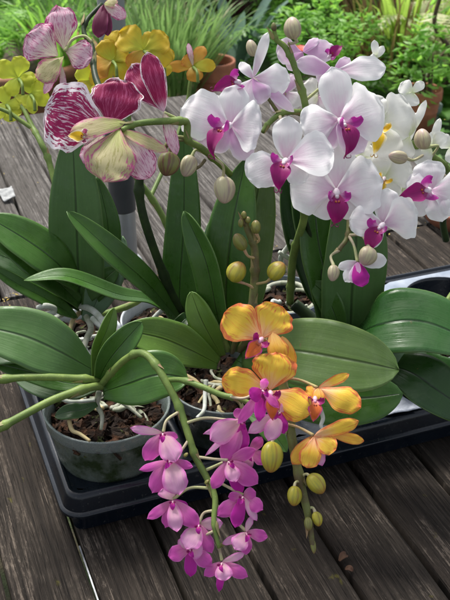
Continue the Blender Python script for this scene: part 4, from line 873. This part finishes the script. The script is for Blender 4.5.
ap=gpt(218,30); b_=blades('strap_plant',(ap.x,ap.y,GZ),14,.8,.075,.5,M['blue'],.6,.04,hv=.4); tag(b_,'tall blue green strap leaves rising behind the grass','plant')
rp=gpt(386,76); b_=blades('red_grass',(rp.x,rp.y,GZ),80,.46,.011,.45,M['redstalk'],.4,.16); tag(b_,'reddish brown upright grass behind the white flower cluster','ornamental grass')
rp=gpt(362,55); b_=blades('red_grass',(rp.x,rp.y,GZ),60,.45,.012,.5,M['redstalk'],.4,.08); tag(b_,'thin reddish stalks left of the brown grass clump','ornamental grass')
b_=blades('strap_plant',gpt(402,70),60,.55,.02,.7,M['lime'],.5,.08); tag(b_,'yellow green reed like plant right of the brown grass','plant')
fp=gpt(436,78,GZ+.0); fern((fp.x,fp.y,GZ),9,.50,'palefern','pale dried fern frond arching at the upper right',.07,.9,pinn=26)
fp=gpt(452,112,GZ); rt=bush((fp.x+.03,fp.y),.14,.10,.20,45,.13,'mid','low plant with large round green leaves at the right edge','plant',None,.85,4,name='broad_leaf_plant')
tp=gpt(423,91,GZ+.16); clay_pot('terracotta_pot',(tp.x,tp.y,GZ+.0),.075,.17,'orange terracotta pot among leaves at the far right','terracotta pots',.03)
tp=gpt(427,104,GZ+.10); M['greyglaze']=solid('grey_green_glaze',(.12,.16,.15),.4,(.08,.11,.10),30.,.1); clay_pot('glazed_pot',(tp.x,tp.y-.0,GZ),.06,.10,'dark grey green pot in front of the orange pot','dark pots',.02,'greyglaze')
bp_=gpt(423,91,GZ+.16); bush((bp_.x,bp_.y),.085,.07,.36,260,.05,'fresh','leafy green plant growing out of the orange terracotta pot','plant',None,.4,4,name='leafy_plant',lo=.15)
tw=gpt(437,112); rt=thing('twisted_branch',tw,'brown twisted bare branch beside the orange pot at the far right','branch'); mb=MB()
T0=Vector((tw.x,tw.y,GZ))
for P,r in(([(-.03,0,-.02),(.0,0,.10),(.04,.02,.17),(.02,.0,.26),(-.05,0,.36),(-.03,0,.5)],.014),([(.03,.01,.12),(.09,.0,.15),(.14,.02,.24),(.20,0,.30)],.009),([(-.03,.0,.0),(-.06,.02,.10),(-.02,.02,.2),(.03,0,.28)],.010)):
    tube(mb,[T0+Vector(p) for p in P],[r,r*.85,r*.5],24,7,0,0,.15)
mb.build('limbs',M['twig'],rt,org=T0)
# red flower
M['redfl']=solid('red_petals',(.60,.06,.05),.5,(.7,.15,.1),60.,.1,.3)
q=gpt(299,52,GZ+.3); rt=thing('red_flower',Vector((q.x,q.y,GZ)),'small red flower glimpsed behind the white petals','flower')
mb=MB()
for k in range(7):
    a=k*.9; sheet(mb,[q,q+Vector((math.cos(a)*.02,math.sin(a)*.02,.015)),q+Vector((math.cos(a)*.045,math.sin(a)*.045,.01))],.03,Vector((0,-.3,1)).normalized(),'sepal',.1,6,4)
mb.build('petals',M['redfl'],rt,org=q); mb=MB(); tube(mb,[Vector((q.x,q.y,GZ)),q],.004,6,6); mb.build('stem',M['stem'],rt,org=q)
# bushes (x, y, rx, ry, h, n, leaf, mat)
B=[(-1.5,4.7,.4,.4,.8,1800,.07,'fresh','feathery bright green bush beyond the left edge of the bowl'),
(-.98,4.75,.34,.3,.62,2400,.05,'fresh','rounded bright green bush behind the terracotta bowl'),
(-.58,4.9,.28,.25,.6,1800,.05,'mid','mid green bush behind the pole'),
(-.18,5.2,.36,.3,.6,2000,.05,'deep','dark green bush behind the grass tufts'),
(.36,4.75,.24,.22,.50,2600,.038,'fresh','bright small leaved bush behind the highest white bud'),
(.55,4.75,.17,.2,.42,2200,.035,'fresh','bright small leaved bush left of the reddish grass'),
(.12,5.3,.3,.3,.6,1800,.05,'mid','mid green bush behind the purple cordyline'),
(1.05,5.2,.34,.3,.7,2400,.05,'mid','mid green bush behind the reeds'),
(1.5,5.0,.3,.3,.7,1800,.06,'fresh','bright bush beyond the pale dried frond'),
(-.95,5.9,.6,.4,1.0,2200,.07,'mid','tall mid green bush at the back left'),
(-.1,6.2,.6,.4,1.0,2200,.07,'deep','tall dark bush at the back centre left'),
(.6,5.8,.5,.4,.95,2600,.06,'fresh','tall bright bush at the back centre right'),
(1.5,6.1,.6,.4,1.0,2200,.07,'mid','tall mid green bush at the back right'),
(2.5,5.4,.6,.5,1.2,1800,.08,'deep','dark bush far beyond the right edge'),
(-2.5,5.4,.6,.5,1.2,1800,.08,'mid','tall green bush far beyond the left edge'),
(-.62,4.15,.22,.2,.30,900,.05,'fresh','low fresh green plant between the bowl and the grass'),
(.45,4.15,.22,.2,.30,1100,.04,'fresh','low fresh green plant right of the agave'),
(.86,4.35,.14,.12,.16,500,.045,'mid','low green plant left of the orange pot')]
for x,y,rx,ry,h,n,ls,m_,lab in B: bush((x,y),rx,ry,h,n,ls,m_,lab)
b_=blades('strap_plant',(-1.0,4.3,GZ),80,.6,.03,.9,M['fresh'],.9,.15); tag(b_,'arching bright strap leaves at the far left beyond the bowl','plant','ferns and strappy plants at the left')
fern((-.72,4.35,GZ),14,.42,'fresh','fresh green fern just right of the terracotta bowl',group='ferns and strappy plants at the left')
fern((.25,4.3,GZ),12,.34,'mid','green fern behind the white flower spray')
fern((1.2,4.45,GZ),12,.40,'fresh','fresh green fern near the pale dried frond')
# ground cover
mb=MB()
for k in range(9000):
    x=random.uniform(-3.2,3.6); y=random.uniform(2.35,7.0); s=random.uniform(.02,.05); p=Vector((x,y,GZ+random.uniform(.01,.10)))
    a=random.uniform(0,6.283); d=Vector((math.cos(a),math.sin(a),random.uniform(0,.8)))*s; e=Vector((-math.sin(a),math.cos(a),0))*s*.35
    mb.poly([p,p+d*.5+e,p+d,p+d*.5-e])
o=mb.build('ground_cover',M['mid'],None,smooth=False); tag(o,'low leafy ground cover over the garden soil','ground cover',None,'stuff')

# ------------------------------------------------------------ camera, light
cam=bpy.data.cameras.new('camera'); co=bpy.data.objects.new('camera',cam); COL.objects.link(co); scene.camera=co
co.location=CAM; co.rotation_euler=(math.pi/2-PIT,0,0)
cam.sensor_fit='VERTICAL'; cam.sensor_height=36; cam.lens=36*F/600; cam.clip_start=.02; cam.clip_end=600
cam.dof.use_dof=True; cam.dof.focus_distance=.86; cam.dof.aperture_fstop=24
w=bpy.data.worlds.new('World'); scene.world=w; w.use_nodes=True; nt=w.node_tree
SE,SA=math.radians(60),math.radians(-30)     # sun behind the plants and a little to the left
sky=nt.nodes.new('ShaderNodeTexSky'); sky.sky_type='NISHITA'; sky.sun_disc=False; sky.sun_elevation=SE; sky.sun_rotation=SA; sky.dust_density=3.; sky.air_density=1.
bg=nt.nodes['Background']; nt.links.new(sky.outputs[0],bg.inputs[0]); bg.inputs[1].default_value=.12
hs=nt.nodes.new('ShaderNodeHueSaturation'); hs.inputs['Saturation'].default_value=.35; nt.links.new(sky.outputs[0],hs.inputs['Color']); nt.links.new(hs.outputs[0],bg.inputs[0])
sl=bpy.data.lights.new('sun','SUN'); sl.energy=3.0; sl.angle=math.radians(16); sl.color=(1,.96,.90); so=bpy.data.objects.new('sun',sl); COL.objects.link(so)
dv=Vector((math.sin(SA)*math.cos(SE),math.cos(SA)*math.cos(SE),math.sin(SE)))
so.rotation_euler=(-dv).to_track_quat('-Z','Y').to_euler(); so.location=(0,0,3)
scene.view_settings.view_transform='Standard'; scene.view_settings.look='None'; scene.view_settings.gamma=1; scene.view_settings.exposure=.90
scene.render.engine='CYCLES'; scene.cycles.use_denoising=True; scene.cycles.max_bounces=8; scene.cycles.transparent_max_bounces=12
